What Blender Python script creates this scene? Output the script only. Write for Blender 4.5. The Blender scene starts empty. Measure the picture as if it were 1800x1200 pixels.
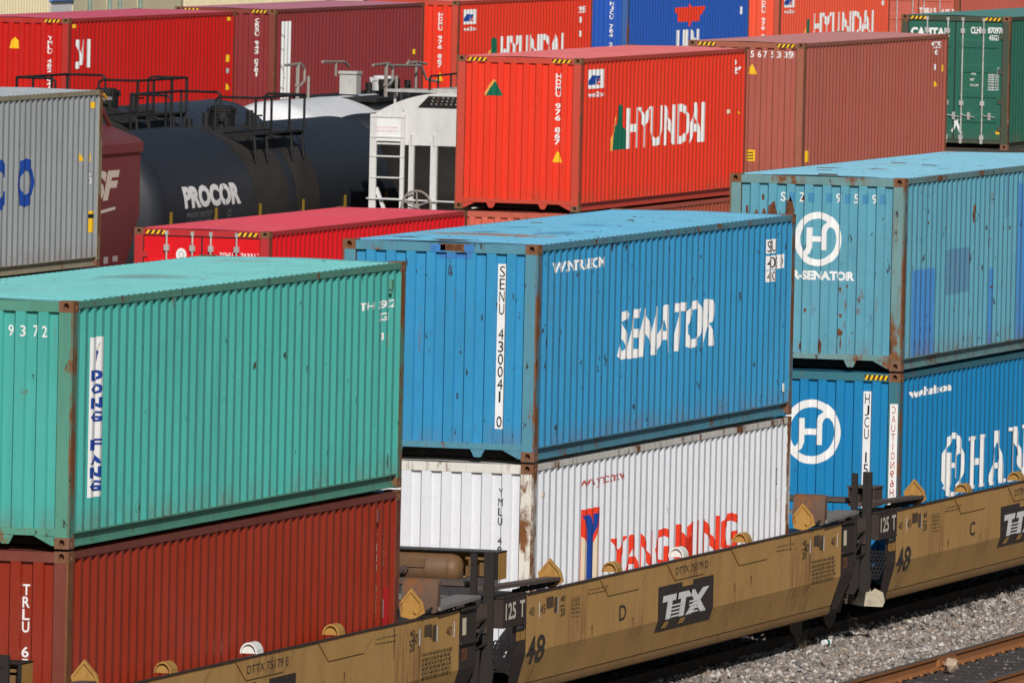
import bpy, bmesh, math, random
from mathutils import Vector, Matrix
random.seed(7)
PI = math.pi
scene = bpy.context.scene
COL = scene.collection

# ------------------------------------------------------------------ helpers
def lin(r, g, b, k=1.0):
    def f(c):
        c /= 255.0
        return (c / 12.92 if c <= 0.04045 else ((c + 0.055) / 1.055) ** 2.4) * k
    return (min(f(r), .95), min(f(g), .95), min(f(b), .95), 1.0)

def mul(c, k):
    return (min(c[0] * k, .95), min(c[1] * k, .95), min(c[2] * k, .95), 1.0)

class NT:
    def __init__(self, name):
        self.m = bpy.data.materials.new(name)
        self.m.use_nodes = True
        self.t = self.m.node_tree
        self.t.nodes.clear()
        self.out = self.n('ShaderNodeOutputMaterial')
        self.b = self.n('ShaderNodeBsdfPrincipled')
        self.l(self.b.outputs[0], self.out.inputs[0])
        self.tc = self.n('ShaderNodeTexCoord')
    def n(self, t, **kw):
        x = self.t.nodes.new(t)
        for k, v in kw.items():
            setattr(x, k, v)
        return x
    def l(self, a, b):
        self.t.links.new(a, b)
    def noise(self, scale, stretch=(1, 1, 1), off=0.0, detail=4.0, rough=.6):
        mp = self.n('ShaderNodeMapping')
        mp.inputs['Scale'].default_value = stretch
        mp.inputs['Location'].default_value = (off * 3.17, off * 1.31, off * 2.23)
        self.l(self.tc.outputs['Object'], mp.inputs[0])
        nz = self.n('ShaderNodeTexNoise')
        nz.inputs['Scale'].default_value = scale
        nz.inputs['Detail'].default_value = detail
        nz.inputs['Roughness'].default_value = rough
        self.l(mp.outputs[0], nz.inputs['Vector'])
        return nz.outputs['Fac']
    def ramp(self, src, a, b):
        r = self.n('ShaderNodeMapRange')
        r.clamp = True
        r.inputs['From Min'].default_value = a
        r.inputs['From Max'].default_value = b
        self.l(src, r.inputs['Value'])
        return r.outputs['Result']
    def math(self, op, a, b=0):
        r = self.n('ShaderNodeMath', operation=op)
        for i, v in enumerate((a, b)):
            if hasattr(v, 'is_output'):
                self.l(v, r.inputs[i])
            else:
                r.inputs[i].default_value = v
        return r.outputs[0]
    def mix(self, fac, a, b):
        r = self.n('ShaderNodeMix', data_type='RGBA')
        for s, v in ((0, fac), (6, a), (7, b)):
            if hasattr(v, 'is_output'):
                self.l(v, r.inputs[s])
            else:
                r.inputs[s].default_value = v
        return r.outputs[2]

RUST_A = (0.10, 0.035, 0.015, 1)
RUST_B = (0.26, 0.105, 0.035, 1)

def paint(name, col, rust=.25, streak=.3, fade=.25, rough=.42, seed=1.0, spots=.2, dent=.25, chalk=None, edge=0.0, patches=()):
    """Weathered paint: broad fading, vertical run-down streaks, rust blooms with runs and small chips."""
    k = NT(name)
    broad = k.noise(.55, off=seed, detail=5)
    chalk = chalk or tuple(min(c * .80 + .06, .95) for c in col[:3]) + (1,)
    c = k.mix(k.math('MULTIPLY', k.ramp(broad, .35, .75), fade), col, chalk)
    st = k.noise(1.0, (7, 7, .45), seed + 2, 5)
    c = k.mix(k.math('MULTIPLY', k.ramp(st, .5, .8), streak), c, mul(col, .55))
    gr = k.noise(1.3, (1, 1, .4), seed + 7, 6, .7)
    c = k.mix(k.math('MULTIPLY', k.ramp(gr, .47, .72), streak * .9), c, (col[0] * .5 + .012, col[1] * .5 + .008, col[2] * .5 + .004, 1))
    if patches or edge:
        sp3 = k.n('ShaderNodeSeparateXYZ'); k.l(k.tc.outputs['Object'], sp3.inputs[0])
        wob = k.noise(3.5, off=seed + 41, detail=6, rough=.7)
    for kind, cu, cv, ru, rv, pc, op in patches:
        a = k.math('DIVIDE', k.math('SUBTRACT', sp3.outputs[0], cu), ru)
        b = k.math('DIVIDE', k.math('SUBTRACT', sp3.outputs[1 if kind == 'roof' else 2], cv), rv)
        if kind == 'roof':
            dd = k.math('SQRT', k.math('ADD', k.math('MULTIPLY', a, a), k.math('MULTIPLY', b, b)), 0)
            dd = k.math('ADD', dd, k.math('MULTIPLY', k.math('SUBTRACT', wob, .5), 2.2))
            fc = k.math('MULTIPLY', k.ramp(dd, 1.15, .55), op)
        elif kind == 'run':
            dd = k.math('SQRT', k.math('ADD', k.math('MULTIPLY', a, a), k.math('MULTIPLY', b, b)), 0)
            st2 = k.noise(1.0, (9, 9, .8), seed + 61, 6, .7)
            fc = k.math('MULTIPLY', k.math('MULTIPLY', k.ramp(dd, 1.05, .35), k.ramp(st2, .46, .60)), op)
        else:
            dd = k.math('MAXIMUM', k.math('ABSOLUTE', a, 0), k.math('ABSOLUTE', b, 0))
            dd = k.math('ADD', dd, k.math('MULTIPLY', k.math('SUBTRACT', wob, .5), .16))
            fc = k.math('MULTIPLY', k.math('MULTIPLY', k.ramp(dd, 1.03, .96), op), k.ramp(sp3.outputs[1], .2, .1))
        c = k.mix(fc, c, pc)
    if edge:
        e = k.math('MULTIPLY', k.ramp(sp3.outputs[2], .46, .16), k.ramp(k.noise(4.0, (1, 1, .35), seed + 43, 6, .7), .40, .66))
        c = k.mix(k.math('MULTIPLY', e, edge), c, (.17, .085, .045, 1))
    fine = k.noise(14.0, off=seed + 5, detail=3)
    c = k.mix(k.math('MULTIPLY', k.ramp(fine, .3, .8), .16), c, mul(col, .62))
    # rust blooms and runs
    if rust > 0:
        rb = k.noise(2.1, (1, 1, .6), seed + 9, 8, .72)
        rr = k.noise(1.7, (5.5, 5.5, .55), seed + 11, 6, .65)
        fac = k.math('MAXIMUM', k.ramp(rb, .70 - .19 * rust, .75 - .17 * rust),
                     k.math('MULTIPLY', k.ramp(rr, .71 - .18 * rust, .82 - .15 * rust), .75))
        rcol = k.mix(k.noise(9, off=seed + 3), RUST_A, RUST_B)
        c = k.mix(fac, c, rcol)
    if spots > 0:
        sp = k.noise(8.5, (1, 1, .45), seed + 17, 6, .68)
        f2 = k.ramp(sp, .70 - .06 * spots, .715 - .06 * spots)
        c = k.mix(k.math('MULTIPLY', f2, .9), c, (0.035, 0.02, 0.014, 1))
    k.l(c, k.b.inputs['Base Color'])
    k.b.inputs['Roughness'].default_value = rough
    k.b.inputs['Specular IOR Level'].default_value = .35
    bp = k.n('ShaderNodeBump')
    bp.inputs['Strength'].default_value = dent
    bp.inputs['Distance'].default_value = .06
    k.l(k.noise(1.7, (1, 1, .6), seed + 21, 3), bp.inputs['Height'])
    k.l(bp.outputs[0], k.b.inputs['Normal'])
    return k.m

def plain(name, col, rough=.6, metal=0.0, var=.25, scale=6.0, spec=.3, seed=0.0):
    k = NT(name)
    c = k.mix(k.math('MULTIPLY', k.ramp(k.noise(scale, off=seed), .3, .7), 1.0), mul(col, 1 - var), mul(col, 1 + var * .6))
    k.l(c, k.b.inputs['Base Color'])
    k.b.inputs['Roughness'].default_value = rough
    k.b.inputs['Metallic'].default_value = metal
    k.b.inputs['Specular IOR Level'].default_value = spec
    return k.m

class MB:
    """Collects faces, builds ONE mesh object."""
    def __init__(self):
        self.v, self.f, self.mi = [], [], []
    def add(self, verts, faces, mi=0):
        o = len(self.v)
        self.v += [tuple(p) for p in verts]
        self.f += [tuple(i + o for i in q) for q in faces]
        self.mi += [mi] * len(faces)
    def quad(self, a, b, c, d, mi=0):
        self.add([a, b, c, d], [(0, 1, 2, 3)], mi)
    def box(self, x0, x1, y0, y1, z0, z1, mi=0, skip=()):
        v = [(x, y, z) for x in (x0, x1) for y in (y0, y1) for z in (z0, z1)]
        fs = {'-x': (0, 1, 3, 2), '+x': (4, 6, 7, 5), '-y': (0, 4, 5, 1), '+y': (2, 3, 7, 6), '-z': (0, 2, 6, 4), '+z': (1, 5, 7, 3)}
        self.add(v, [fs[s] for s in fs if s not in skip], mi)
    def prism(self, poly, axis, a, b, mi=0):
        """poly: 2D points; axis 'x': poly is (y,z), 'y': (x,z), 'z': (x,y); extruded a..b."""
        def P(p, t):
            return {'x': (t, p[0], p[1]), 'y': (p[0], t, p[1]), 'z': (p[0], p[1], t)}[axis]
        n = len(poly)
        v = [P(p, a) for p in poly] + [P(p, b) for p in poly]
        fs = [tuple(range(n)), tuple(range(2 * n - 1, n - 1, -1))] + [(i, i + n, (i + 1) % n + n, (i + 1) % n) for i in range(n)]
        self.add(v, fs, mi)
    def tube(self, p0, p1, r, n=8, mi=0, r1=None, caps=True):
        p0, p1 = Vector(p0), Vector(p1)
        d = (p1 - p0).normalized()
        u = d.orthogonal().normalized()
        w = d.cross(u)
        r1 = r if r1 is None else r1
        v = [p0 + (u * math.cos(2 * PI * i / n) + w * math.sin(2 * PI * i / n)) * r for i in range(n)]
        v += [p1 + (u * math.cos(2 * PI * i / n) + w * math.sin(2 * PI * i / n)) * r1 for i in range(n)]
        fs = [(i, (i + 1) % n, (i + 1) % n + n, i + n) for i in range(n)]
        if caps:
            fs += [tuple(range(n - 1, -1, -1)), tuple(range(n, 2 * n))]
        self.add(v, fs, mi)
    def path(self, pts, r, n=8, mi=0):
        for a, b in zip(pts[:-1], pts[1:]):
            self.tube(a, b, r, n, mi)
    def lathe(self, prof, axis, c, n=48, mi=0, a0=0, a1=2 * PI):
        """prof: (t along axis, radius); axis 'x','y' or 'z'; c: centre of the axis."""
        v = []
        full = abs(a1 - a0 - 2 * PI) < 1e-6
        m = n if full else n + 1
        for t, r in prof:
            for i in range(m):
                a = a0 + (a1 - a0) * i / n
                ca, sa = r * math.cos(a), r * math.sin(a)
                v.append({'x': (c[0] + t, c[1] + ca, c[2] + sa), 'y': (c[0] + ca, c[1] + t, c[2] + sa), 'z': (c[0] + ca, c[1] + sa, c[2] + t)}[axis])
        fs = []
        for j in range(len(prof) - 1):
            for i in range(n):
                i2 = (i + 1) % m
                fs.append((j * m + i, j * m + i2, (j + 1) * m + i2, (j + 1) * m + i))
        self.add(v, fs, mi)
    def holed(self, o, U, V, w, h, cx, cy, rx, ry, dep, nrm, n=12, mi=0):
        """A w x h plate from corner o along U, V with an oval hole of depth dep going against nrm."""
        o, U, V, N = Vector(o), Vector(U), Vector(V), Vector(nrm)
        outer, inner = [], []
        for i in range(n):
            a = 2 * PI * (i + .5) / n
            ca, sa = math.cos(a), math.sin(a)
            inner.append((cx + rx * ca, cy + ry * sa))
            t = min((((w - cx) if ca > 0 else cx) / abs(ca)) if abs(ca) > 1e-6 else 9, (((h - cy) if sa > 0 else cy) / abs(sa)) if abs(sa) > 1e-6 else 9)
            outer.append((cx + t * ca, cy + t * sa))
        P = lambda p, d=0: o + U * p[0] + V * p[1] - N * d
        v = [P(p) for p in outer] + [P(p) for p in inner] + [P(p, dep) for p in inner]
        fs = []
        for i in range(n):
            j = (i + 1) % n
            fs += [(i, j, n + j, n + i), (n + i, n + j, 2 * n + j, 2 * n + i)]
        fs.append(tuple(range(2 * n, 3 * n)))
        for cc in ((0, 0), (w, 0), (w, h), (0, h)):
            pass
        # corner triangles
        vv = len(v)
        for cc in ((0, 0), (w, 0), (w, h), (0, h)):
            a = math.atan2(cc[1] - cy, cc[0] - cx) % (2 * PI)
            i = int((a / (2 * PI) * n - .5) // 1) % n
            v.append(P(cc))
            fs.append((i, (i + 1) % n, vv))
            vv += 1
        self.add(v, fs, mi)
    def build(self, name, mats, parent=None, smooth=False, auto=None):
        me = bpy.data.meshes.new(name)
        me.from_pydata(self.v, [], self.f)
        if not isinstance(mats, (list, tuple)):
            mats = [mats]
        for m in mats:
            me.materials.append(m)
        me.polygons.foreach_set('material_index', self.mi)
        me.update()
        bm = bmesh.new()
        bm.from_mesh(me)
        bmesh.ops.remove_doubles(bm, verts=bm.verts, dist=1e-5)
        bmesh.ops.recalc_face_normals(bm, faces=bm.faces)
        bm.to_mesh(me)
        bm.free()
        if smooth:
            me.polygons.foreach_set('use_smooth', [True] * len(me.polygons))
            me.set_sharp_from_angle(angle=math.radians(35))
        o = bpy.data.objects.new(name, me)
        COL.objects.link(o)
        if parent:
            o.parent = parent
        return o

def tag(o, label=None, cat=None, group=None, kind=None):
    if label: o['label'] = label
    if cat: o['category'] = cat
    if group: o['group'] = group
    if kind: o['kind'] = kind
    return o

def thing(name, loc, label, cat, group=None):
    o = bpy.data.objects.new(name, None)
    o.empty_display_size = .3
    COL.objects.link(o)
    o.location = loc
    return tag(o, label, cat, group)

# ------------------------------------------------------------------ lettering
_glyph = {}
def glyphs(body, bold, shear):
    key = (body, bold, shear)
    if key in _glyph:
        return _glyph[key]
    cu = bpy.data.curves.new('t', 'FONT')
    cu.body = body
    cu.offset = bold
    cu.shear = shear
    cu.resolution_u = 3
    cu.dimensions = '2D'
    cu.fill_mode = 'FRONT'
    ob = bpy.data.objects.new('t', cu)
    COL.objects.link(ob)
    dg = bpy.context.evaluated_depsgraph_get()
    me = bpy.data.meshes.new_from_object(ob.evaluated_get(dg))
    bpy.data.objects.remove(ob)
    bpy.data.curves.remove(cu)
    vs = [(v.co.x, v.co.y) for v in me.vertices]
    fs = [tuple(p.vertices) for p in me.polygons]
    bpy.data.meshes.remove(me)
    x0, x1 = min(v[0] for v in vs), max(v[0] for v in vs)
    y0, y1 = min(v[1] for v in vs), max(v[1] for v in vs)
    w, h = max(x1 - x0, 1e-4), max(y1 - y0, 1e-4)
    r = ([((v[0] - x0) / w, (v[1] - y0) / h) for v in vs], fs, w / h)
    _glyph[key] = r
    return r

class Decal:
    """Flat 2D artwork (u right, v up) laid onto a surface; each layer stands 1 mm above the last."""
    def __init__(self):
        self.parts = []
        self.layer = 0
    def poly(self, pts, mi=0, same=False):
        if not same: self.layer += 1
        self.parts.append((list(pts), [tuple(range(len(pts)))], mi, self.layer))
    def rect(self, u0, u1, v0, v1, mi=0, same=False):
        self.poly([(u0, v0), (u1, v0), (u1, v1), (u0, v1)], mi, same)
    def text(self, body, u0, u1, v0, v1, mi=0, bold=.0, shear=0.0, mirror=False, slant=0.0):
        self.layer += 1
        vs, fs, _ = glyphs(body, bold, shear)
        if mirror: vs = [(1 - a, b) for a, b in vs]
        self.parts.append(([(u0 + (u1 - u0) * a, v0 + (v1 - v0) * b + slant * a) for a, b in vs], fs, mi, self.layer))
    def column(self, body, u0, u1, v1, v0, mi=0, bold=0.0, gap=.22, mirror=False, rot=False):
        """Letters stacked downwards from v1 to v0."""
        cell = (v1 - v0) / len(body)
        for i, ch in enumerate(body):
            if ch == ' ': continue
            top = v1 - i * cell
            a, b = u0, u1
            if ch in '1I':
                m, q = (u0 + u1) / 2, (u1 - u0) * (.17 if ch == '1' else .09)
                a, b = m - q, m + q
            self.text(ch, a, b, top - cell * (1 - gap), top, mi, bold, mirror=mirror)
    def stroke(self, pts, w, mi=0):
        n = len(pts)
        L, R = [], []
        for i in range(n):
            a, b = Vector(pts[max(i - 1, 0)]), Vector(pts[min(i + 1, n - 1)])
            d = (b - a).normalized()
            nn = Vector((-d.y, d.x)) * w / 2
            p = Vector(pts[i])
            L.append(p + nn); R.append(p - nn)
        self.layer += 1
        v = [tuple(p) for p in L + R]
        self.parts.append((v, [(i, i + 1, n + i + 1, n + i) for i in range(n - 1)], mi, self.layer))
    def ring(self, c, ru, rv, w, wv=None, mi=0, n=48, a0=0, a1=2 * PI):
        wv = wv or w
        self.layer += 1
        v = []
        for i in range(n + 1):
            a = a0 + (a1 - a0) * i / n
            v.append((c[0] + ru * math.cos(a), c[1] + rv * math.sin(a)))
        for i in range(n + 1):
            a = a0 + (a1 - a0) * i / n
            v.append((c[0] + (ru - w) * math.cos(a), c[1] + (rv - wv) * math.sin(a)))
        self.parts.append((v, [(i, i + 1, n + 2 + i, n + 1 + i) for i in range(n)], mi, self.layer))
    def ellipse(self, c, ru, rv, mi=0, n=24):
        self.poly([(c[0] + ru * math.cos(2 * PI * i / n), c[1] + rv * math.sin(2 * PI * i / n)) for i in range(n)], mi)
    def build(self, name, mats, parent, surf):
        bbs = [(min(p[0] for p in q[0]), max(p[0] for p in q[0]), min(p[1] for p in q[0]), max(p[1] for p in q[0])) for q in self.parts]
        grp = list(range(len(bbs)))
        for i in range(len(bbs)):
            for j in range(i):
                a, b = bbs[i], bbs[j]
                if a[0] - .12 < b[1] and b[0] - .12 < a[1] and a[2] - .12 < b[3] and b[2] - .12 < a[3] and grp[i] != grp[j]:
                    o, n = grp[i], grp[j]
                    grp = [n if g == o else g for g in grp]
        ids = sorted(set(grp))
        if len(ids) > 1 and name not in ('rust_run', 'stencil'):
            allp = self.parts
            for g in ids:
                self.parts = [p for p, q in zip(allp, grp) if q == g]
                o = self._build(name, mats, parent, surf)
            self.parts = allp
            return o
        return self._build(name, mats, parent, surf)
    def _build(self, name, mats, parent, surf):
        if isinstance(mats, (list, tuple)):
            used = sorted(set(p[2] for p in self.parts))
            mats = [mats[i] for i in used]
            self.parts = [(a, b, used.index(c), d) for a, b, c, d in self.parts]
        bm = bmesh.new()
        lay = bm.verts.layers.float.new('lay')
        for vs, fs, mi, ly in self.parts:
            bv = []
            for a, b in vs:
                q = bm.verts.new((a, b, 0)); q[lay] = ly
                bv.append(q)
            for f in fs:
                try:
                    fc = bm.faces.new([bv[i] for i in f]); fc.material_index = mi
                except ValueError:
                    pass
        bm.verts.ensure_lookup_table()
        us = [v.co.x for v in bm.verts]; ws = [v.co.y for v in bm.verts]
        for b in surf['ub']:
            if min(us) < b < max(us):
                bmesh.ops.bisect_plane(bm, geom=list(bm.verts) + list(bm.edges) + list(bm.faces), dist=1e-6, plane_co=(b, 0, 0), plane_no=(1, 0, 0))
        for b in surf.get('vb', ()):
            if min(ws) < b < max(ws):
                bmesh.ops.bisect_plane(bm, geom=list(bm.verts) + list(bm.edges) + list(bm.faces), dist=1e-6, plane_co=(0, b, 0), plane_no=(0, 1, 0))
        for v in bm.verts:
            v.co = surf['map'](v.co.x, v.co.y, .0022 + .0009 * v[lay])
        me = bpy.data.meshes.new(name)
        bm.to_mesh(me); bm.free()
        if not isinstance(mats, (list, tuple)): mats = [mats]
        for m in mats: me.materials.append(m)
        o = bpy.data.objects.new(name, me)
        COL.objects.link(o)
        o.parent = parent
        return o

# ------------------------------------------------------------------ shared materials
M = {}
def decalmat(name, col, wear=.35, seed=0.0):
    k = NT(name)
    c = k.mix(k.math('MULTIPLY', k.ramp(k.noise(1.4, (6, 6, .7), seed, 6), .45, .8), wear), col, mul(col, .62))
    c = k.mix(k.math('MULTIPLY', k.ramp(k.noise(11, off=seed + 4, detail=5), .62, .74), wear * .8), c, mul(col, .4))
    k.l(c, k.b.inputs['Base Color'])
    k.b.inputs['Roughness'].default_value = .5
    k.b.inputs['Specular IOR Level'].default_value = .3
    return k.m
M['dwhite'] = decalmat('white_lettering', (.80, .79, .78, 1))
M['dblack'] = decalmat('black_lettering', (.015, .015, .017, 1), .2)
M['dred'] = decalmat('red_lettering', (.80, .05, .02, 1), .2)
M['dredthin'] = decalmat('dark_red_lettering', (.42, .06, .04, 1), .2)
M['dblue'] = decalmat('blue_lettering', (.012, .055, .30, 1), .2)
M['dcream'] = decalmat('cream_lettering', (.72, .60, .45, 1), .2)
M['dgreen'] = decalmat('green_mark', (.006, .13, .075, 1), .2)
M['dorange'] = decalmat('orange_mark', (.80, .36, .08, 1), .2)
M['dyellow'] = decalmat('yellow_sticker', (.85, .50, .02, 1), .15)
M['dgrey'] = decalmat('grey_lettering', (.45, .40, .38, 1), .3)
M['stencil'] = decalmat('dark_stencil', (.045, .035, .028, 1), .5)
M['stencilfaint'] = decalmat('faint_stencil', (.16, .105, .05, 1), .7)
M['patchblue'] = decalmat('blue_patch_paint', (.05, .20, .50, 1), .4)
M['patchdim'] = decalmat('dull_blue_patch_paint', (.075, .19, .32, 1), .7)
M['patchred'] = decalmat('red_patch_paint', (.33, .012, .014, 1), .3)
M['dbluefaint'] = decalmat('faded_blue_square', (.06, .24, .42, 1), .3)
M['rustpatch'] = plain('rust_patch', (.15, .055, .025, 1), .85, var=.6, scale=14)
M['casting'] = paint('rusted_casting', (.20, .085, .040, 1), rust=.9, streak=.4, fade=.5, rough=.75, seed=3.3, spots=.6)
M['flange'] = paint('rusty_post_flange', (.20, .11, .065, 1), .75, .6, .4, .7, seed=3.9, spots=.5)
M['darkunder'] = plain('dark_underside', (.02, .018, .016, 1), .9)
M['rubber'] = plain('black_rubber', (.02, .02, .022, 1), .7)
M['galv'] = plain('galvanised_steel', (.50, .49, .47, 1), .5, .3)
M['blacksteel'] = plain('black_steel', (.014, .013, .013, 1), .6, var=.5)
M['brownsteel'] = paint('brown_grimy_steel', (.075, .048, .036, 1), rust=.5, streak=.5, rough=.7, seed=8.8, spots=.3, chalk=(.11, .08, .06, 1))
M['darkbrown'] = paint('dark_brown_paint', (.040, .027, .022, 1), rust=.35, streak=.4, rough=.65, seed=5.1, spots=.2, chalk=(.07, .05, .042, 1))

# ------------------------------------------------------------------ shipping containers
CL, CW, HS, HC = 12.192, 2.438, 2.591, 2.896
X0, NP = .17, 43
PX = (CL - 2 * X0) / NP
Y0, NE = .165, 8

def side_breaks():
    b = []
    for i in range(NP):
        for t in (0, .32, .545, .775):
            b.append((X0 + (i + t) * PX, (.011 if t in (0, .32) else .050)))
    b.append((X0 + NP * PX, .011))
    return b
SB = side_breaks()
def end_breaks():
    w = CW - 2 * Y0
    rec = .104
    p = (w - rec) / NE
    b = [(Y0, .054), (Y0 + rec, .054)]
    for i in range(NE):
        a = Y0 + rec + i * p
        b += [(a + .015, .009), (a + p - rec - .026, .009), (a + p - rec, .054), (a + p, .054)]
    return b
EB = end_breaks()
def interp(bs, t):
    if t <= bs[0][0]: return bs[0][1]
    for (a, da), (b, db) in zip(bs[:-1], bs[1:]):
        if t <= b: return da + (db - da) * (t - a) / max(b - a, 1e-9)
    return bs[-1][1]
SIDE = dict(ub=[a for a, _ in SB], map=lambda u, v, l: (u, interp(SB, u) - l, v))
# on the end, u runs to the right in the picture, i.e. towards -Y: u = CW - y
ENDW = dict(ub=[CW - a for a, _ in EB], map=lambda u, v, l: (interp(EB, CW - u) - l, CW - u, v))
ENDFLAT = dict(ub=[], map=lambda u, v, l: (.006 - l, CW - u, v))
DOORFLAT = dict(ub=[], map=lambda u, v, l: (.028 - l, CW - u, v))
POSTFLAT = dict(ub=[], map=lambda u, v, l: (.003 - l, CW - u, v))
ye = lambda y: CW - y       # local y -> u on an end

def roof_surf(H):
    n = 54
    p = (CL - .84) / n
    xs = [(.07, -.014), (.40, -.014)]
    for i in range(n):
        a = .42 + i * p
        xs += [(a, -.026), (a + .42 * p, -.026), (a + .55 * p, -.006), (a + .87 * p, -.006)]
    xs += [(CL - .42, -.026), (CL - .40, -.014), (CL - .07, -.014)]
    return dict(ub=[a for a, _ in xs], vb=[CW / 2], map=lambda u, v, l: (u, v, H + interp(xs, u) + .018 * (1 - abs(v - CW / 2) / (CW / 2 - .1)) + l))

def corner_casting(mb, ix, iy, top, H):
    lx, ly, lz = .178, .162, .118
    x = 0 if ix == 0 else CL - lx
    y = 0 if iy == 0 else CW - ly
    z = H - lz if top else 0
    mb.box(x, x + lx, y, y + ly, z, z + lz, skip=('-x' if ix == 0 else '+x', '-y' if iy == 0 else '+y'))
    xo = x if ix == 0 else x + lx
    yo = y if iy == 0 else y + ly
    mb.holed((xo, y, z), (0, 1, 0), (0, 0, 1), ly, lz, ly * .5, lz * .5, .033, .039, .07, (-1 if ix == 0 else 1, 0, 0))
    mb.holed((x, yo, z), (1, 0, 0), (0, 0, 1), lx, lz, lx * .5, lz * .5, .025, .033, .05, (0, -1 if iy == 0 else 1, 0))

def container(loc, H, wall, frame, roofm, label, cat='shipping container', end='panel', group='shipping containers', post=None, hazard=False, flange=None):
    t = thing('shipping_container', loc, label, cat, group)
    post = post or frame
    # side walls
    for s in (0, 1):
        mb = MB()
        fy = (lambda d: d) if s == 0 else (lambda d: CW - d)
        zt, zb = H - .075, .168
        for (a, da), (b, db) in zip(SB[:-1], SB[1:]):
            mb.quad((a, fy(da), zb), (b, fy(db), zb), (b, fy(db), zt), (a, fy(da), zt))
        mb.build('side_wall', wall, t)
        r = MB()
        y0, y1 = sorted((fy(.004), fy(.066)))
        r.box(.178, CL - .178, y0, y1, H - .082, H - .012)
        r.build('top_rail', frame, t)
        r = MB()
        for (d0, d1, z0, z1) in ((.007, .09, .152, .168), (.056, .066, .03, .152), (.010, .066, .016, .03)):
            y0, y1 = sorted((fy(d0), fy(d1)))
            r.box(.178, CL - .178, y0, y1, z0, z1)
        r.build('bottom_rail', frame, t)
    # ends
    for e in (0, 1):
        fx = (lambda d: d) if e == 0 else (lambda d: CL - d)
        def bx(mb, d0, d1, *a):
            x0, x1 = sorted((fx(d0), fx(d1)))
            mb.box(x0, x1, *a)
        hd = MB(); bx(hd, .006, .07, .162, CW - .162, H - .118, H - .010)
        hd.build('header_beam', frame, t)
        si = MB(); bx(si, .006, .07, .162, CW - .162, .132, .205)
        if e == 0 and end == 'panel':
            for pl in ([(.162, .131), (.162, .03), (.20, .03), (.40, .131)], [(CW - .162, .131), (CW - .162, .03), (CW - .20, .03), (CW - .40, .131)],
                       [(.62, .131), (.80, .131), (.75, .035), (.67, .035)], [(CW - .62, .131), (CW - .80, .131), (CW - .75, .035), (CW - .67, .035)]):
                si.prism(pl, 'x', .012, .05)
        si.build('sill_beam', frame, t)
        if e == 1 or end == 'panel':
            mb = MB()
            for (a, da), (b, db) in zip(EB[:-1], EB[1:]):
                mb.quad((fx(da), a, .2), (fx(db), b, .2), (fx(db), b, H - .112), (fx(da), a, H - .112))
            mb.build('end_wall', wall, t)
        else:
            mid = CW / 2
            for (ya, yb, sgn) in ((.175, mid - .012, 0), (mid + .012, CW - .175, 1)):
                mb = MB()
                mb.box(.03, .07, ya, yb, .215, H - .135)
                # horizontal pressed bands
                zs = [.215, .62, 1.16, 1.70, 2.24, H - .135]
                for z in zs[1:-1]:
                    mb.prism([(.03, z - .05), (.012, z - .025), (.012, z + .12), (.03, z + .15)], 'y', ya + .09, yb - .09)
                d = mb.build('door', wall, t)
                g = MB()
                for (u0, u1, w0, w1) in ((ya - .012, yb + .012, .203, .217), (ya - .012, yb + .012, H - .137, H - .12), (ya - .012, ya, .217, H - .137), (yb, yb + .012, .217, H - .137)):
                    g.box(.022, .06, u0, u1, w0, w1)
                g.build('gasket', M['rubber'], d)
                for f in (.15, .60):
                    yy = ya + (yb - ya) * (f if sgn else 1 - f)
                    rb = MB()
                    rb.tube((-.004, yy, .16), (-.004, yy, H - .07), .017, 8)
                    for z in (.26, 1.0, H - .33):
                        rb.box(-.022, .03, yy - .045, yy + .045, z - .05, z + .05)
                    for z in (.16, H - .075):
                        rb.box(-.02, .012, yy - .03, yy + .03, z - .035, z + .035)
                    rb.build('lock_rod', M['galv'], d)
                    hb = MB()
                    hb.tube((-.022, yy, .74), (-.022, yy + (-.30), .70), .012, 6)
                    hb.box(-.026, .02, yy - .20, yy - .14, .64, .80)
                    hb.build('handle', M['galv'], d)
                hg = MB()
                yh = ya + .01 if sgn == 0 else yb - .01
                for z in (.45, 1.05, 1.7, H - .45):
                    hg.box(.0, .035, yh - .06, yh + .06, z - .05, z + .05)
                hg.build('hinge', frame, d)
        for s in (0, 1):
            pm = MB()
            x0, x1 = sorted((fx(.003), fx(.165)))
            y0, y1 = (.003, .160) if s == 0 else (CW - .160, CW - .003)
            pm.box(x0, x1, y0, y1, .118, H - .118, 0, skip=('-y', '+y'))
            for yy in (y0, y1):
                pm.quad((x0, yy, .118), (x1, yy, .118), (x1, yy, H - .118), (x0, yy, H - .118), 1)
            ye0, ye1 = (y0 - .001, y0 + .022) if s == 0 else (y1 - .022, y1 + .001)
            xe = fx(.0015)
            pm.quad((xe, ye0, .118), (xe, ye1, .118), (xe, ye1, H - .118), (xe, ye0, H - .118), 1)
            pm.build('corner_post', [post, flange or FL.get(frame.name) or M['flange']], t)
            for top in (0, 1):
                cm = MB(); corner_casting(cm, e, s, top, H)
                cm.build('corner_casting', M['casting'], t)
    # roof: cross-corrugated, plain header plates at both ends
    rm = MB()
    n = 54
    xa, xb = .42, CL - .42
    p = (xb - xa) / n
    xs = [(.07, -.014), (.40, -.014)]
    for i in range(n):
        xs += [(xa + i * p, -.026), (xa + (i + .42) * p, -.026), (xa + (i + .55) * p, -.006), (xa + (i + .87) * p, -.006)]
    xs += [(xb, -.026), (CL - .40, -.014), (CL - .07, -.014)]
    ys = [.06, .10, CW / 2, CW - .10, CW - .06]
    crown = [0, .0, .018, .0, 0]
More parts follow.
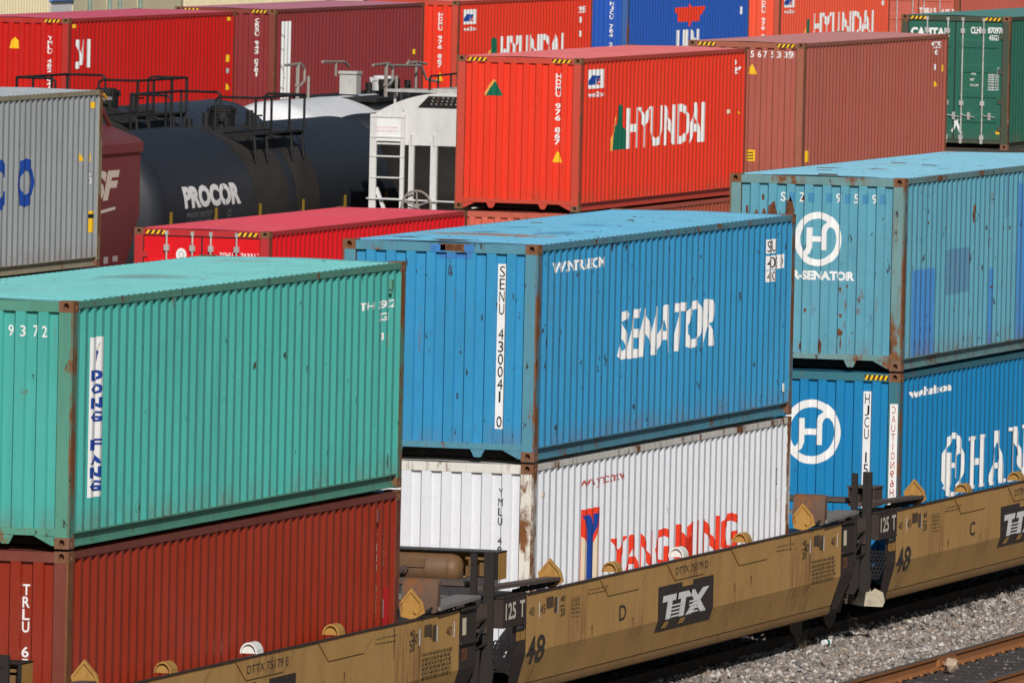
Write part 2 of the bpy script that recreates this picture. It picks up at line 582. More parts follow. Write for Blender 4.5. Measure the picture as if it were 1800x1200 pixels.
    for (a, da), (b, db) in zip(xs[:-1], xs[1:]):
        for (ya, ca), (yb, cb) in zip(list(zip(ys, crown))[:-1], list(zip(ys, crown))[1:]):
            rm.quad((a, ya, H + da + ca), (b, ya, H + db + ca), (b, yb, H + db + cb), (a, yb, H + da + cb))
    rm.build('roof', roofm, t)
    fl = MB(); fl.box(.07, CL - .07, .07, CW - .07, .13, .15)
    for i in range(36):
        x = .3 + i * .33
        fl.box(x, x + .045, .07, CW - .07, .02, .129)
    fl.build('floor', M['darkunder'], t)
    if hazard:
        hz = Decal()
        for u0, u1 in ((.20, .58), (CW - .58, CW - .20)):
            hz.rect(u0, u1, H - .10, H - .03, 0)
            k = 4
            w = (u1 - u0) / k
            hz.layer += 1
            for i in range(k):
                a = u0 + i * w
                hz.poly([(a, H - .098), (a + w * .5, H - .098), (a + w * .95, H - .032), (a + w * .45, H - .032)], 1, same=True)
        hz.build('hazard_stripe', [M['dblack'], M['dyellow']], t, ENDFLAT)
    return t

FL = {}
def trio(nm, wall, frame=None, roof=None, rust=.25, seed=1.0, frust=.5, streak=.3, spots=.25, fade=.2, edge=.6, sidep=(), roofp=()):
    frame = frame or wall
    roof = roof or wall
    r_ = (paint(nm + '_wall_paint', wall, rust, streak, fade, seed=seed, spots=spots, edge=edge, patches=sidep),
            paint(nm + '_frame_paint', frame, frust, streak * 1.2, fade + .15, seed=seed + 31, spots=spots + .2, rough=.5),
            paint(nm + '_roof_paint', roof, rust * .9 + .1, .35, .6, seed=seed + 57, spots=spots * .8 + .1, rough=.5, patches=roofp), )  # lighter roof colours hold faded paint plus a painted-in sky sheen
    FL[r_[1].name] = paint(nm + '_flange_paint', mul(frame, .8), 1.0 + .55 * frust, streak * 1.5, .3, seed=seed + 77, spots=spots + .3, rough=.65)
    return r_

def stickers(t, mats, *polys):
    pass

# ---- front train: three stacks in the well cars
ZL = -2.619
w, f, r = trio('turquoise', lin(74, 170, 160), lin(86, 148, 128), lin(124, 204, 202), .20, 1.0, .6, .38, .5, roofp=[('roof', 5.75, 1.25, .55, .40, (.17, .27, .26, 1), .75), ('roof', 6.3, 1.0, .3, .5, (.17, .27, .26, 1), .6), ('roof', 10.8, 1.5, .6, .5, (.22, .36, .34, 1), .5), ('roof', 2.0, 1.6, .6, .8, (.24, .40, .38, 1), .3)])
T = container((0, 0, 0), HS, w, f, r, 'turquoise container with a white vertical name strip, stacked on the red-brown one')
d = Decal()
for ch, u in (('9', ye(.73)), ('3', ye(.585)), ('7', ye(.455)), ('2', ye(.345))):
    d.text(ch, u, u + .058, 2.205, 2.325, 0, .012)
d.build('number', M['dwhite'], T, ENDW)
d = Decal()
d.rect(.68, 1.06, .50, 2.185, 0)
d.column('DONG FANG', .70, 1.05, 1.84, .53, 1, .03, .22)
d.stroke([(.80, 2.00), (.93, 2.04), (.97, 2.12)], .012, 2); d.stroke([(.93, 2.04), (.90, 1.94)], .05, 1)
d.build('name_strip', [M['dwhite'], M['dblue'], M['dgrey']], T, SIDE)
d = Decal()
d.text('TGHU 329372 2', 10.55, 11.95, 2.08, 2.17, 0, .02); d.text('22G1', 11.2, 11.55, 1.94, 2.03, 0, .02)
d.rect(11.34, 11.44, 1.72, 1.80, 0); d.rect(11.36, 11.42, 1.735, 1.785, 1); d.rect(11.34, 11.40, 1.64, 1.70, 0)
d.rect(11.60, 11.68, 1.63, 1.78, 2)
d.build('code_marking', [M['dwhite'], M['dgrey'], M['dyellow']], T, SIDE)
v = MB(); v.box(11.60, 11.67, -.012, .06, 2.29, 2.40); v.box(11.62, 11.66, -.004, .06, 2.24, 2.29)
v.build('vent_cover', f, T)

rnd0 = random.Random(9)
def roof_blot(t, H, name, m, cu, cv, ru, rv):
    d = Decal()
    d.poly([(cu + ru * (.75 + .45 * rnd0.random()) * math.cos(2 * PI * i / 16), cv + rv * (.75 + .45 * rnd0.random()) * math.sin(2 * PI * i / 16)) for i in range(16)], 0)
    d.build(name, m, t, roof_surf(H))
w, f, r = trio('redbrown', lin(140, 42, 20), lin(120, 56, 44), lin(120, 60, 50), .16, 4.0, .3, .25, .2)
B = container((0, 0, ZL), HS, w, f, r, 'red-brown container lowest at the left, sitting in the well car under the turquoise one')
d = Decal(); d.column('TRLU 6553', ye(.515), ye(.435), 2.235, 1.06, 0, .02, .12)
d.build('number', M['dwhite'], B, ENDW)
d = Decal()
d.column('TRLU 655', 11.27, 11.33, 2.14, 1.2, 0, .0, .3); d.column('45G1', 11.56, 11.62, 2.16, 1.72, 0, .0, .3)
d.rect(11.60, 11.78, 1.02, 1.50, 1); d.rect(11.55, 11.63, 1.16, 1.37, 0)
d.column('CAU', 11.565, 11.615, 1.35, 1.18, 2, .01, .2)
d.build('code_marking', [M['dwhite'], M['patchred'], M['dblack']], B, SIDE)
v = MB(); v.box(11.25, 11.32, -.012, .06, 2.27, 2.42); v.build('vent_cover', f, B)

w, f, r = trio('blue', lin(52, 144, 192), lin(82, 140, 160), lin(112, 186, 220), .26, 7.0, .7, .32, 1.0, roofp=[('roof', 2.45, 1.25, .42, .75, (.33, .15, .06, 1), .95), ('roof', 2.75, 1.9, .3, .45, (.24, .24, .2, 1), .8), ('roof', 3.7, .75, .6, .22, (.08, .25, .40, 1), .8), ('roof', 3.3, 1.6, .35, .2, (.08, .25, .40, 1), .8), ('roof', 6.3, 1.1, .35, .3, (.08, .25, .40, 1), .7), ('roof', 5.0, 1.7, .35, .3, (.08, .25, .40, 1), .6), ('roof', .3, 1.2, .12, 1.1, (.10, .055, .035, 1), .7)])
S = container((17.74, 0, 0), HS, w, f, r, 'bright blue container with big white slanted letters on its side, stacked on the white one')
d = Decal(); d.rect(ye(.51), ye(.40), .38, 2.35, 0)
d.column('SENU 430041 0', ye(.487), ye(.422), 2.325, .385, 1, .0, .12)
d.build('number_strip', [M['dwhite'], M['dblack']], S, ENDW)
d = Decal(); d.text('SENATOR', 3.72, 8.28, 1.045, 1.66, 0, .022, .22)
d.build('lettering', M['dwhite'], S, SIDE)
d = Decal(); d.text('WWW.SENATORLINES.COM', .70, 2.98, 2.225, 2.355, 0, .03)
d.build('web_address', M['dwhite'], S, SIDE)
d = Decal()
d.rect(10.86, 11.24, 2.12, 2.30, 0); d.rect(10.86, 11.72, 1.91, 2.09, 0); d.rect(10.86, 11.24, 1.755, 1.90, 0)
d.text('SENU', 10.88, 11.22, 2.14, 2.28, 1, .0); d.text('430041 0', 10.88, 11.70, 1.93, 2.07, 1); d.text('42G0', 10.88, 11.22, 1.77, 1.885, 1)
d.rect(11.29, 11.35, 1.58, 1.66, 0); d.rect(11.73, 11.80, .31, .42, 0)
d.build('code_marking', [M['dwhite'], M['dblack']], S, SIDE)
d = Decal(); d.rect(ye(1.22), ye(.93), 2.49, 2.575, 0); d.build('rust_scar', M['rustpatch'], S, ENDFLAT)
d = Decal(); d.rect(ye(1.34), ye(1.16), 2.47, 2.56, 0); d.rect(ye(.92), ye(.80), 2.48, 2.57, 0); d.build('touch_up_paint', M['patchblue'], S, ENDFLAT)
d = Decal(); d.rect(ye(1.25), ye(.82), 2.40, 2.47, 0); d.build('touch_up_paint', M['patchblue'], S, ENDW)

drk = plain('dark_roof_rust', (.10, .05, .03, 1), .85, var=.5, scale=9)
for q in ((.35, .5, .05, .3), (.55, 1.2, .04, .35), (.3, 1.8, .05, .25), (1.2, 2.0, .05, .2), (1.7, 1.9, .06, .15), (3.0, .9, .06, .06), (4.4, .6, .05, .08), (8.1, 1.1, .05, .05), (9.3, 1.4, .06, .08), (6.6, 1.9, .05, .1)):
    roof_blot(S, HS, 'roof_rust', drk, *q)
w, f, r = trio('white', (.73, .74, .785, 1), (.72, .69, .63, 1), (.7, .7, .7, 1), .06, 11.0, .85, .12, .05, .1)
wpost = paint('rust_stained_white_post', (.74, .70, .62, 1), 1.15, .4, .3, seed=44.2, spots=.4)
W = container((17.74, 0, ZL), HS, w, f, r, 'white container with red lettering and a blue and red emblem, under the bright blue one', post=wpost)
d = Decal(); d.column('YMLU 482', ye(.445), ye(.375), 2.29, 1.37, 0, .0, .18); d.build('number', M['dblack'], W, ENDW)
d = Decal(); d.text('www.yml.com.tw', 2.25, 4.18, 2.16, 2.32, 0, .004); d.build('web_address', M['dredthin'], W, SIDE)
d = Decal()
d.rect(2.30, 3.12, .75, 1.925, 0)
d.poly([(2.33, 1.85), (2.62, 1.85), (2.75, 1.70), (2.88, 1.85), (3.02, 1.85), (2.82, 1.5), (2.78, .75), (2.60, .75), (2.58, 1.5)], 1)
d.poly([(2.32, 1.60), (2.57, 1.45), (2.58, .75), (2.32, .75)], 2); d.poly([(2.86, 1.48), (2.99, 1.70), (2.99, .75), (2.82, .75)], 2)
d.build('emblem', [M['dred'], M['dblue'], M['dcream']], W, SIDE)
d = Decal(); d.text('YANG', 3.66, 6.30, .99, 1.50, 0, .025); d.text('MING', 6.70, 9.62, .99, 1.505, 0, .025)
d.build('lettering', M['dred'], W, SIDE)
d = Decal(); d.rect(11.51, 11.58, 1.74, 1.95, 0); d.rect(11.52, 11.565, 1.76, 1.93, 1); d.rect(11.52, 11.64, 1.39, 1.56, 2); d.rect(.42, .55, 2.18, 2.24, 2)
d.build('code_marking', [M['dblack'], M['dwhite'], M['dcream']], W, SIDE)

def hh_logo(d, cu, cv, ru, rv, wu, wv, mi=0):
    """Ring with a J-shaped stroke on the left, a cross bar and an n-shaped stroke on the right."""
    d.ring((cu, cv), ru, rv, wu, wv, mi)
    s = wu * .92
    x1, x2 = cu - ru * .34, cu + ru * .26
    d.stroke([(x1, cv + rv * .42), (x1, cv - rv * .30), (x1 - ru * .06, cv - rv * .46), (x1 - ru * .18, cv - rv * .56), (x1 - ru * .34, cv - rv * .55), (x1 - ru * .45, cv - rv * .45)], s, mi)
    d.stroke([(x1, cv), (x2, cv)], wv * .8, mi)
    d.stroke([(x2, cv - rv * .40), (x2, cv + rv * .28), (x2 + ru * .07, cv + rv * .45), (x2 + ru * .20, cv + rv * .55), (x2 + ru * .38, cv + rv * .52), (x2 + ru * .5, cv + rv * .40)], s, mi)

w, f, r = trio('faded_blue', lin(94, 160, 180), lin(108, 148, 150), lin(138, 200, 222), .38, 15.0, .9, .35, 1.0, .45, roofp=[('roof', .3, 1.4, .15, .9, (.10, .055, .035, 1), .7), ('roof', 3.2, 1.2, .3, .2, (.3,.3,.28,1), .6), ('roof', 5.6, 1.6, .2, .4, (.3,.3,.28,1), .6)], sidep=[('side', 1.25, .70, .59, .64, (.05, .20, .50, 1), .92), ('side', 5.19, .65, .13, .56, (.05, .20, .50, 1), .9), ('side', 7.25, 1.25, .68, 1.1, (.05, .20, .50, 1), .85), ('side', 3.11, 1.24, .69, .31, (.085, .20, .33, 1), .85), ('side', 5.98, 2.2, .05, .33, (.09, .22, .36, 1), .8)])
JT = container((35.72, 0, .298), HS, w, f, r, 'faded teal-blue container with rust scars and a white ring emblem on its end')
d = Decal(); hh_logo(d, ye(1.20), 1.74, .335, .365, .085, .09)
d.build('emblem', M['dwhite'], JT, ENDW)
d = Decal(); d.text('DSR-SENATOR', ye(1.745), ye(.685), 1.19, 1.315, 0, .05); d.build('lettering', M['dwhite'], JT, ENDW)
d = Decal()
for ch, y in (('S', 1.735), ('Z', 1.475), ('9', .965), ('5', .715), ('9', .465)):
    d.text(ch, ye(y), ye(y - .068), 2.235, 2.36, 0, .01)
for y in (1.60, 1.34, 1.09, .83, .585, .345):
    e = Decal(); e.rect(ye(y), ye(y - .07), 2.235, 2.36, 0); e.build('painted_square', M['dbluefaint'], JT, ENDW)
d.build('number', M['dwhite'], JT, ENDW)
rnd = random.Random(3)
def blotch(d, cu, cv, ru, rv, n=13):
    d.poly([(cu + ru * (.7 + .5 * rnd.random()) * math.cos(2 * PI * i / n), cv + rv * (.65 + .6 * rnd.random()) * math.sin(2 * PI * i / n)) for i in range(n)], 0)
for y, z, a, b in ((2.06, 1.98, .055, .13), (1.965, 2.02, .03, .10), (1.84, 2.06, .06, .17), (1.765, 2.0, .03, .06), (1.60, 2.12, .06, .20), (1.98, 2.28, .02, .05), (2.20, 2.02, .02, .2), (1.42, 2.27, .03, .05),
                   (.865, .50, .045, .045), (.85, .36, .012, .10), (1.14, .30, .035, .11), (.86, .72, .02, .03), (.87, 1.08, .02, .025), (1.35, .78, .02, .03), (1.42, .30, .02, .05), (.70, .49, .012, .012), (.78, 1.12, .01, .02)):
    d = Decal(); blotch(d, ye(y), z, a, b); d.build('rust_scar', M['rustpatch'], JT, ENDW)
d = Decal()
for x, z, a, b in ((1.95, 1.2, .04, .13), (4.05, 2.08, .05, .06), (4.02, 1.98, .03, .10), (3.80, 1.4, .03, .10), (3.86, .62, .03, .06), (2.95, .72, .02, .04), (1.1, .52, .03, .05), (1.38, .52, .03, .06), (1.62, .5, .03, .06), (.8, .34, .03, .05), (1.08, .34, .03, .05), (1.36, .34, .03, .03), (5.15, .95, .05, .02), (1.5, 1.95, .02, .02), (5.3, .3, .03, .05), (5.8, .3, .02, .08), (3.55, .3, .03, .05), (2.3, .5, .02, .03)):
    d = Decal(); blotch(d, x, z, a, b, 9); d.build('rust_scar', M['rustpatch'], JT, SIDE)

for q in ((.25, 1.6, .05, .2), (.5, 1.2, .05, .15), (.3, .7, .05, .3), (2.2, 1.7, .06, .12), (3.1, 1.2, .05, .1), (3.3, 1.9, .06, .2), (5.4, 1.0, .07, .12), (6.0, 1.6, .05, .1), (4.2, .5, .05, .1)):
    roof_blot(JT, HS, 'roof_rust', drk, *q)
w, f, r = trio('strong_blue', lin(24, 126, 180), lin(54, 112, 126), lin(60, 140, 180), .08, 19.0, .4, .2, .08, .08)
JB = container((35.72, 0, -2.626), HC, w, f, r, 'strong blue container with a white ring emblem, lowest at the right, in the well car')
d = Decal(); hh_logo(d, ye(1.225), 2.07, .41, .435, .10, .105); d.build('emblem', M['dwhite'], JB, ENDW)
d = Decal(); d.rect(ye(.52), ye(.415), .6, 2.64, 0); d.column('HJCU 15 1', ye(.50), ye(.435), 2.61, 1.19, 1, .0, .12)
d.build('number_strip', [M['dwhite'], M['dblack']], JB, ENDW)
d = Decal(); d.rect(ye(.138), ye(.028), .95, 2.485, 0); d.column('CAUTION96HI', ye(.112), ye(.058), 2.455, 1.10, 1, .0, .2, mirror=True)
d.build('caution_strip', [M['dwhite'], M['dredthin']], JB, POSTFLAT)
d = Decal(); d.text('www.hanjin.com', .64, 2.92, 2.50, 2.655, 0, .045); d.build('web_address', M['dwhite'], JB, SIDE)
d = Decal(); hh_logo(d, 3.16, 1.50, .62, .45, .22, .085); d.build('emblem', M['dwhite'], JB, SIDE)
d = Decal()
def serif(d, u0, u1, v0, v1, ch, s=.23):
    m = .11 * (u1 - u0)
    if ch == 'H':
        d.rect(u0 + m, u0 + m + s, v0, v1); d.rect(u1 - m - s, u1 - m, v0, v1); d.rect(u0 + m, u1 - m, (v0 + v1) / 2 - .045, (v0 + v1) / 2 + .045)
        for u in (u0 + m + s / 2, u1 - m - s / 2):
            d.rect(u - s * .85, u + s * .85, v0, v0 + .05); d.rect(u - s * .85, u + s * .85, v1 - .05, v1)
    if ch == 'A':
        c = (u0 + u1) / 2
        d.poly([(u0 + m, v0), (u0 + m + s * .6, v0), (c, v1), (c - s * .55, v1)]); d.poly([(u1 - m - s * 1.1, v0), (u1 - m, v0), (c + s * .2, v1), (c - s * .55, v1)]); d.rect(u0 + .3, u1 - .3, v0 + .22, v0 + .30)
        for u in (u0 + m + s * .3, u1 - m - s * .5):
            d.rect(u - s * .7, u + s * .7, v0, v0 + .05)
    if ch == 'N':
        d.rect(u0 + m, u0 + m + s * .55, v0, v1); d.rect(u1 - m - s * .55, u1 - m, v0, v1); d.poly([(u0 + m, v1), (u0 + m + s * 1.1, v1), (u1 - m, v0), (u1 - m - s * 1.1, v0)])
        d.rect(u0, u0 + m + s, v0, v0 + .05); d.rect(u1 - m - s * .9, u1 + .05, v1 - .05, v1); d.rect(u0, u0 + m + s, v1 - .05, v1)
serif(d, 3.98, 5.02, 1.12, 1.845, 'H'); serif(d, 5.16, 6.30, 1.11, 1.855, 'A'); serif(d, 6.42, 7.55, 1.10, 1.86, 'N')
d.build('lettering', M['dwhite'], JB, SIDE)
d = Decal(); d.rect(ye(.50), ye(.17), HC - .10, HC - .03, 0); d.layer += 1
for i in range(5):
    a = ye(.50) + i * .066
    d.poly([(a, HC - .098), (a + .034, HC - .098), (a + .062, HC - .032), (a + .028, HC - .032)], 1, same=True)
d.build('hazard_stripe', [M['dblack'], M['dyellow']], JB, ENDFLAT)

# ---- second train
G2R = 'shipping containers of the second train'
w, f, r = trio('grey', lin(150, 154, 156), lin(160, 150, 125), lin(172, 178, 182), .04, 23.0, .5, .35, .12, .3)
G = container((53.08, 20.937, 0), HC, w, f, r, 'grey container with big blue letters at the left edge, stacked above the turquoise roof line')
d = Decal(); 
for ch, u in (('C', 2.2), ('O', 3.62), ('S', 5.04), ('C', 6.46), ('O', 7.88)):
    d.text(ch, u, u + .84, 1.07, 1.885, 0, .05)
d.build('lettering', M['dblue'], G, SIDE)
d = Decal()
d.poly([(11.02, 1.75), (11.26, 1.75), (11.08, 1.93)], 0); d.rect(11.56, 11.70, 1.72, 1.86, 0); d.rect(11.60, 11.90, .57, .92, 0); d.rect(11.64, 11.86, .80, .87, 1)
d.rect(11.62, 11.80, 2.60, 2.70, 0)
d.text('9 6', 11.52, 11.72, 1.36, 1.54, 2)
d.build('sticker', [M['dyellow'], M['dblack'], M['dwhite']], G, SIDE)
w, f, r = trio('dull_green_grey', lin(110, 112, 108), None, None, .2, 25.0, .5)
container((53.08, 20.937, -2.62), HS, w, f, r, 'grimy container under the grey one, only a strip of its rusty top showing')

w, f, r = trio('crimson', lin(220, 20, 30), lin(185, 42, 45), lin(222, 76, 92), .0, 27.0, .25, .1, .03, .1)
R = container((74.66, 20.937, -2.632), HC, w, f, r, 'crimson container with door bars facing us, just behind the turquoise roof', end='door', hazard=True)
d = Decal(); d.ellipse((ye(1.59), 2.45), .095, .115, 0); d.ring((ye(1.59), 2.45), .05, .06, .014, None, 1, 20)
d.text('TGHU', ye(.90), ye(.66), 2.42, 2.51, 0, .02); d.text('763310 8', ye(.52), ye(.09), 2.42, 2.51, 0, .02)
d.build('number', [M['dwhite'], M['dgrey']], R, DOORFLAT)

hy = trio('orange_red', lin(228, 58, 35), lin(196, 70, 52), lin(228, 118, 118), .0, 31.0, .18, .1, .02, .08)
def hy_marks(t, num=True, big=(3.40, 9.08, 1.10, 1.89), bottle=True, sq=True):
    d = Decal(); d.text('HYUNDAI', big[0], big[1], big[2], big[3], 0, .028); d.build('lettering', M['dwhite'], t, SIDE)
    u = big[0] - 3.40
    d = Decal()
    d.poly([(2.12 + u, 1.10), (2.55 + u, 1.10), (2.62 + u, 1.75), (2.40 + u, 1.60), (2.36 + u, 1.40)], 0)
    d.poly([(2.36 + u, 1.11), (3.34 + u, 1.11), (3.34 + u, 1.42), (3.06 + u, 1.58), (3.02 + u, 1.92), (2.86 + u, 1.98), (2.70 + u, 1.94), (2.63 + u, 1.58), (2.38 + u, 1.42)], 1)
    d.build('emblem', [M['dorange'], M['dgreen']], t, SIDE)
    d = Decal(); d.rect(.50, 1.64, 2.31, 2.67, 0)
    d.poly([(.60, 2.38), (.78, 2.38), (.92, 2.56), (.74, 2.56)], 1); d.poly([(.86, 2.38), (1.0, 2.38), (1.08, 2.56), (.94, 2.56)], 1)
    d.poly([(1.12, 2.38), (1.22, 2.38), (1.32, 2.55), (1.22, 2.55)], 1); d.rect(1.22, 1.44, 2.38, 2.42, 2); d.rect(1.26, 1.44, 2.45, 2.49, 2); d.rect(1.28, 1.44, 2.51, 2.55, 1)
    d.text('www.hmm21.com', .50, 1.66, 2.15, 2.25, 0, .03)
    d.build('company_plate', [M['dwhite'], M['dblue'], M['dred']], t, SIDE)
    d = Decal(); d.column('HDMU 976 867', ye(.515), ye(.395), 2.60, 1.25, 0, .03, .1); d.build('number', M['dwhite'], t, ENDW)
    d = Decal(); d.poly([(ye(.54), .93), (ye(.35), .93), (ye(.40), 1.08), (ye(.445), 1.14), (ye(.49), 1.08)], 0); d.build('sticker', M['dyellow'], t, ENDW)
H = container((94.35, 20.937, 0), HC, *hy, 'orange-red container with white lettering and green emblem, stacked on the salmon one', hazard=True)
hy_marks(H)
d = Decal(); d.poly([(ye(1.92), 2.15), (ye(1.86), 2.15), (ye(1.68), 2.42), (ye(1.74), 2.46)], 1)
d.poly([(ye(1.87), 2.15), (ye(1.53), 2.15), (ye(1.63), 2.33), (ye(1.71), 2.43)], 0); d.build('emblem', [M['dgreen'], M['dorange']], H, ENDW)
d = Decal(); d.text('0', 11.28, 11.45, 2.55, 2.69, 0, .02); d.text('27', 11.28, 11.78, 2.39, 2.53, 0, .02); d.text('1', 11.31, 11.40, 2.25, 2.37, 0, .02); d.text('7', 11.29, 11.40, 2.0, 2.12, 0, .02)
d.rect(11.57, 11.66, 1.95, 2.09, 1); d.poly([(11.54, 1.60), (11.76, 1.60), (11.58, 1.74)], 1); d.rect(10.84, 10.98, 1.62, 1.70, 2)
d.build('code_marking', [M['dwhite'], M['dyellow'], M['dcream']], H, SIDE)
w, f, r = trio('salmon', lin(212, 104, 84), lin(190, 92, 72), lin(180, 90, 75), .0, 35.0, .4, .3, .05, .2, sidep=[('side', 6.1, 1.3, 6.3, 1.5, (.32, .07, .035, 1), .9)])
container((94.35, 20.937, -2.62), HS, w, f, r, 'salmon container under the orange-red lettered one, only its top strip showing')

w, f, r = trio('dusty_red', lin(170, 90, 76), lin(160, 92, 70), lin(190, 128, 124), .0, 39.0, .35, .25, .06, .3)
Mc = container((111.05, 20.937, .018), HC, w, f, r, 'dusty brown-red container with a row of small white digits on its end', hazard=True)
d = Decal()
for ch, y in zip('5675339', (1.13, .99, .855, .71, .575, .43, .325)):
    d.text(ch, ye(y), ye(y - .075), 2.58, 2.715, 0, .015)
d.ring((ye(.29), 2.65), .06, .075, .008, None, 0, 20)
d.build('number', M['dwhite'], Mc, ENDW)
d = Decal(); d.poly([(ye(1.18), 2.24), (ye(1.0), 2.24), (ye(1.04), 2.37), (ye(1.09), 2.45), (ye(1.14), 2.37)], 0); d.rect(ye(1.17), ye(1.0), .48, .71, 0)
for i in range(3): d.rect(ye(1.14), ye(1.03), .52 + i * .06, .545 + i * .06, 1)
d.build('sticker', [M['dyellow'], M['stencil']], Mc, ENDW)
d = Decal(); d.text('979', 10.85, 11.62, 2.60, 2.75, 0, .02); d.text('0', 11.14, 11.30, 2.46, 2.58, 0, .02); d.text('1', 11.06, 11.18, 2.15, 2.27, 0, .02)
d.rect(11.72, 11.80, 2.10, 2.25, 1); d.poly([(11.05, 1.80), (11.32, 1.80), (11.12, 1.93)], 1); d.rect(.38, .55, .48, .71, 1)
d.build('code_marking', [M['dwhite'], M['dyellow']], Mc, SIDE)

w, f, r = trio('green', lin(40, 98, 82), lin(66, 74, 58), lin(78, 130, 124), .02, 43.0, .5, .2, .05, .15)
CA = container((128.8, 20.937, .30), HC, w, f, r, 'dark green container with its doors and lock bars facing us at the upper right', end='door', hazard=True)
d = Decal(); d.text('CAPITAL', ye(2.22), ye(1.36), 2.42, 2.62, 0, .05)
d.text('CLHU', ye(.88), ye(.60), 2.51, 2.66, 0, .03); d.text('870976', ye(.50), ye(.14), 2.52, 2.66, 0, .03); d.text('1', ye(.09), ye(.05), 2.53, 2.66, 0, .03); d.text('45G1', ye(.47), ye(.25), 2.37, 2.49, 0, .02)
d.build('number', M['dwhite'], CA, DOORFLAT)
d = Decal()
for z, b in ((1.75, 'MAX.GROSS'), (1.62, 'TARE'), (1.49, 'NET'), (1.37, 'CU.CAP')):
    d.text(b, ye(.87), ye(.87 - .032 * len(b)), z, z + .05, 0, .015)
for z in (1.76, 1.71, 1.66, 1.61, 1.56, 1.51, 1.46, 1.40, 1.34, 1.29):
    d.text('30480 KG', ye(.47), ye(.23), z, z + .034, 0, .02)
d.build('weight_table', M['dwhite'], CA, DOORFLAT)
d = Decal(); d.stroke([(ye(1.27), .74), (ye(1.17), .55), (ye(1.25), .37)], .05, 0); d.stroke([(ye(1.02), .76), (ye(1.15), .58), (ye(1.05), .34)], .06, 0)
d.rect(ye(.17), ye(.0), .58, .70, 0); d.rect(ye(.27), ye(.19), .34, .42, 1); d.build('sticker', [M['dwhite'], M['dyellow']], CA, DOORFLAT)

# ---- rear row of containers
Z4 = -.21
w, f, r = trio('scarlet', lin(194, 24, 17), lin(180, 42, 36), lin(195, 84, 106), .0, 47.0, .2, .1, .02, .1)
Q = container((124.58, 41.03, Z4), HC, w, f, r, 'scarlet container at the far upper left, behind the dark tank wagons', hazard=True)
d = Decal(); d.poly([(.58, 2.42), (.80, 2.42), (1.02, 2.05), (1.02, 1.86), (.92, 1.86)], 0); d.poly([(1.18, 2.42), (1.02, 2.42), (.98, 2.2), (1.04, 1.86)], 0); d.rect(1.30, 1.56, 1.80, 2.42, 0); d.ellipse((.72, 1.86), .14, .08, 0)
d.build('emblem', M['dwhite'], Q, SIDE)
d = Decal(); d.column('YMLU 482 041', ye(.50), ye(.38), 2.50, 1.30, 0, .03, .1); d.build('number', M['dwhite'], Q, ENDW)
d = Decal(); d.poly([(ye(1.36), 2.21), (ye(1.13), 2.21), (ye(1.17), 2.38), (ye(1.25), 2.46), (ye(1.32), 2.38)], 0); d.build('sticker', M['dyellow'], Q, ENDW)
d = Decal(); d.rect(11.50, 11.82, 1.74, 1.90, 0); d.poly([(11.52, 1.10), (11.90, 1.10), (11.62, 1.30)], 0); d.ellipse((11.68, 1.54), .12, .06, 1); d.rect(.3, .62, 2.68, 2.76, 0); d.rect(11.6, 11.9, 2.68, 2.76, 0)
d.build('sticker', [M['dyellow'], M['dgrey']], Q, SIDE)
w, f, r = trio('maroon', lin(138, 50, 52), lin(128, 58, 48), lin(178, 112, 130), .0, 51.0, .35, .15, .02, .15)
Cc = container((139.84, 41.03, Z4), HC, w, f, r, 'maroon container with a tall white panel of letters, behind the white tank', hazard=True)
d = Decal(); d.rect(.60, 1.28, .80, 2.60, 0)
d.build('name_strip', M['dwhite'], Cc, SIDE)
d = Decal(); d.stroke([(.62, 2.32), (.74, 2.24), (.92, 2.26)], .035); d.stroke([(.62, 1.98), (.78, 1.92), (.9, 1.95)], .03); d.stroke([(.60, 1.66), (.78, 1.40), (.96, 1.28)], .045); d.stroke([(.6, 1.08), (.8, 1.03)], .04)
d.build('name_strip_letters', M['dgrey'], Cc, SIDE)
d = Decal(); d.column('CRSU 943 0781', ye(.505), ye(.385), 2.67, 1.32, 0, .03, .08); d.build('number', M['dwhite'], Cc, ENDW)
d = Decal(); d.rect(11.3, 11.5, 1.66, 1.78, 0); d.ellipse((11.0, 1.5), .1, .05, 1); d.ellipse((11.65, 1.38), .1, .1, 1); d.build('sticker', [M['dyellow'], M['dgrey']], Cc, SIDE)
H2 = container((154.93, 41.03, Z4), HC, *hy, 'orange-red container with a white square plate, half hidden behind the middle one')
hy_marks(H2, big=(3.85, 9.55, 1.18, 1.97))
d = Decal(); d.text('28', 10.9, 11.7, 2.45, 2.62, 0, .02); d.text('1', 11.0, 11.2, 2.2, 2.35, 0, .02); d.text('1', 11.0, 11.2, 1.85, 2.0, 0, .02); d.rect(11.3, 11.6, 1.4, 1.52, 1); d.build('code_marking', [M['dwhite'], M['dyellow']], H2, SIDE)
w, f, r = trio('royal_blue', lin(38, 88, 178), lin(55, 95, 160), lin(80, 110, 160), .0, 55.0, .2, .1, .02, .08)
BL = container((170.5, 41.03, Z4), HC, w, f, r, 'royal blue container with a red winged emblem, top middle of the rear row')
d = Decal(); d.poly([(4.60, 2.46), (6.02, 2.46), (6.15, 2.58), (6.28, 2.46), (7.70, 2.47), (7.50, 2.25), (7.30, 2.25), (7.15, 2.08), (6.40, 2.08), (6.18, 1.95), (5.96, 2.08), (5.10, 2.08), (4.95, 2.24)], 0)
d.build('emblem', M['dred'], BL, SIDE)
d = Decal(); d.text('UIN', 4.85, 7.28, 1.15, 1.87, 0, .05); d.build('lettering', M['dwhite'], BL, SIDE)
d = Decal(); d.column('HJCU 784 2', ye(.50), ye(.38), 2.67, 1.5, 0, .03, .1); d.build('number', M['dwhite'], BL, ENDW)
d = Decal(); d.text('1', 11.3, 11.5, 2.2, 2.4, 0, .02); d.build('code_marking', M['dwhite'], BL, SIDE)
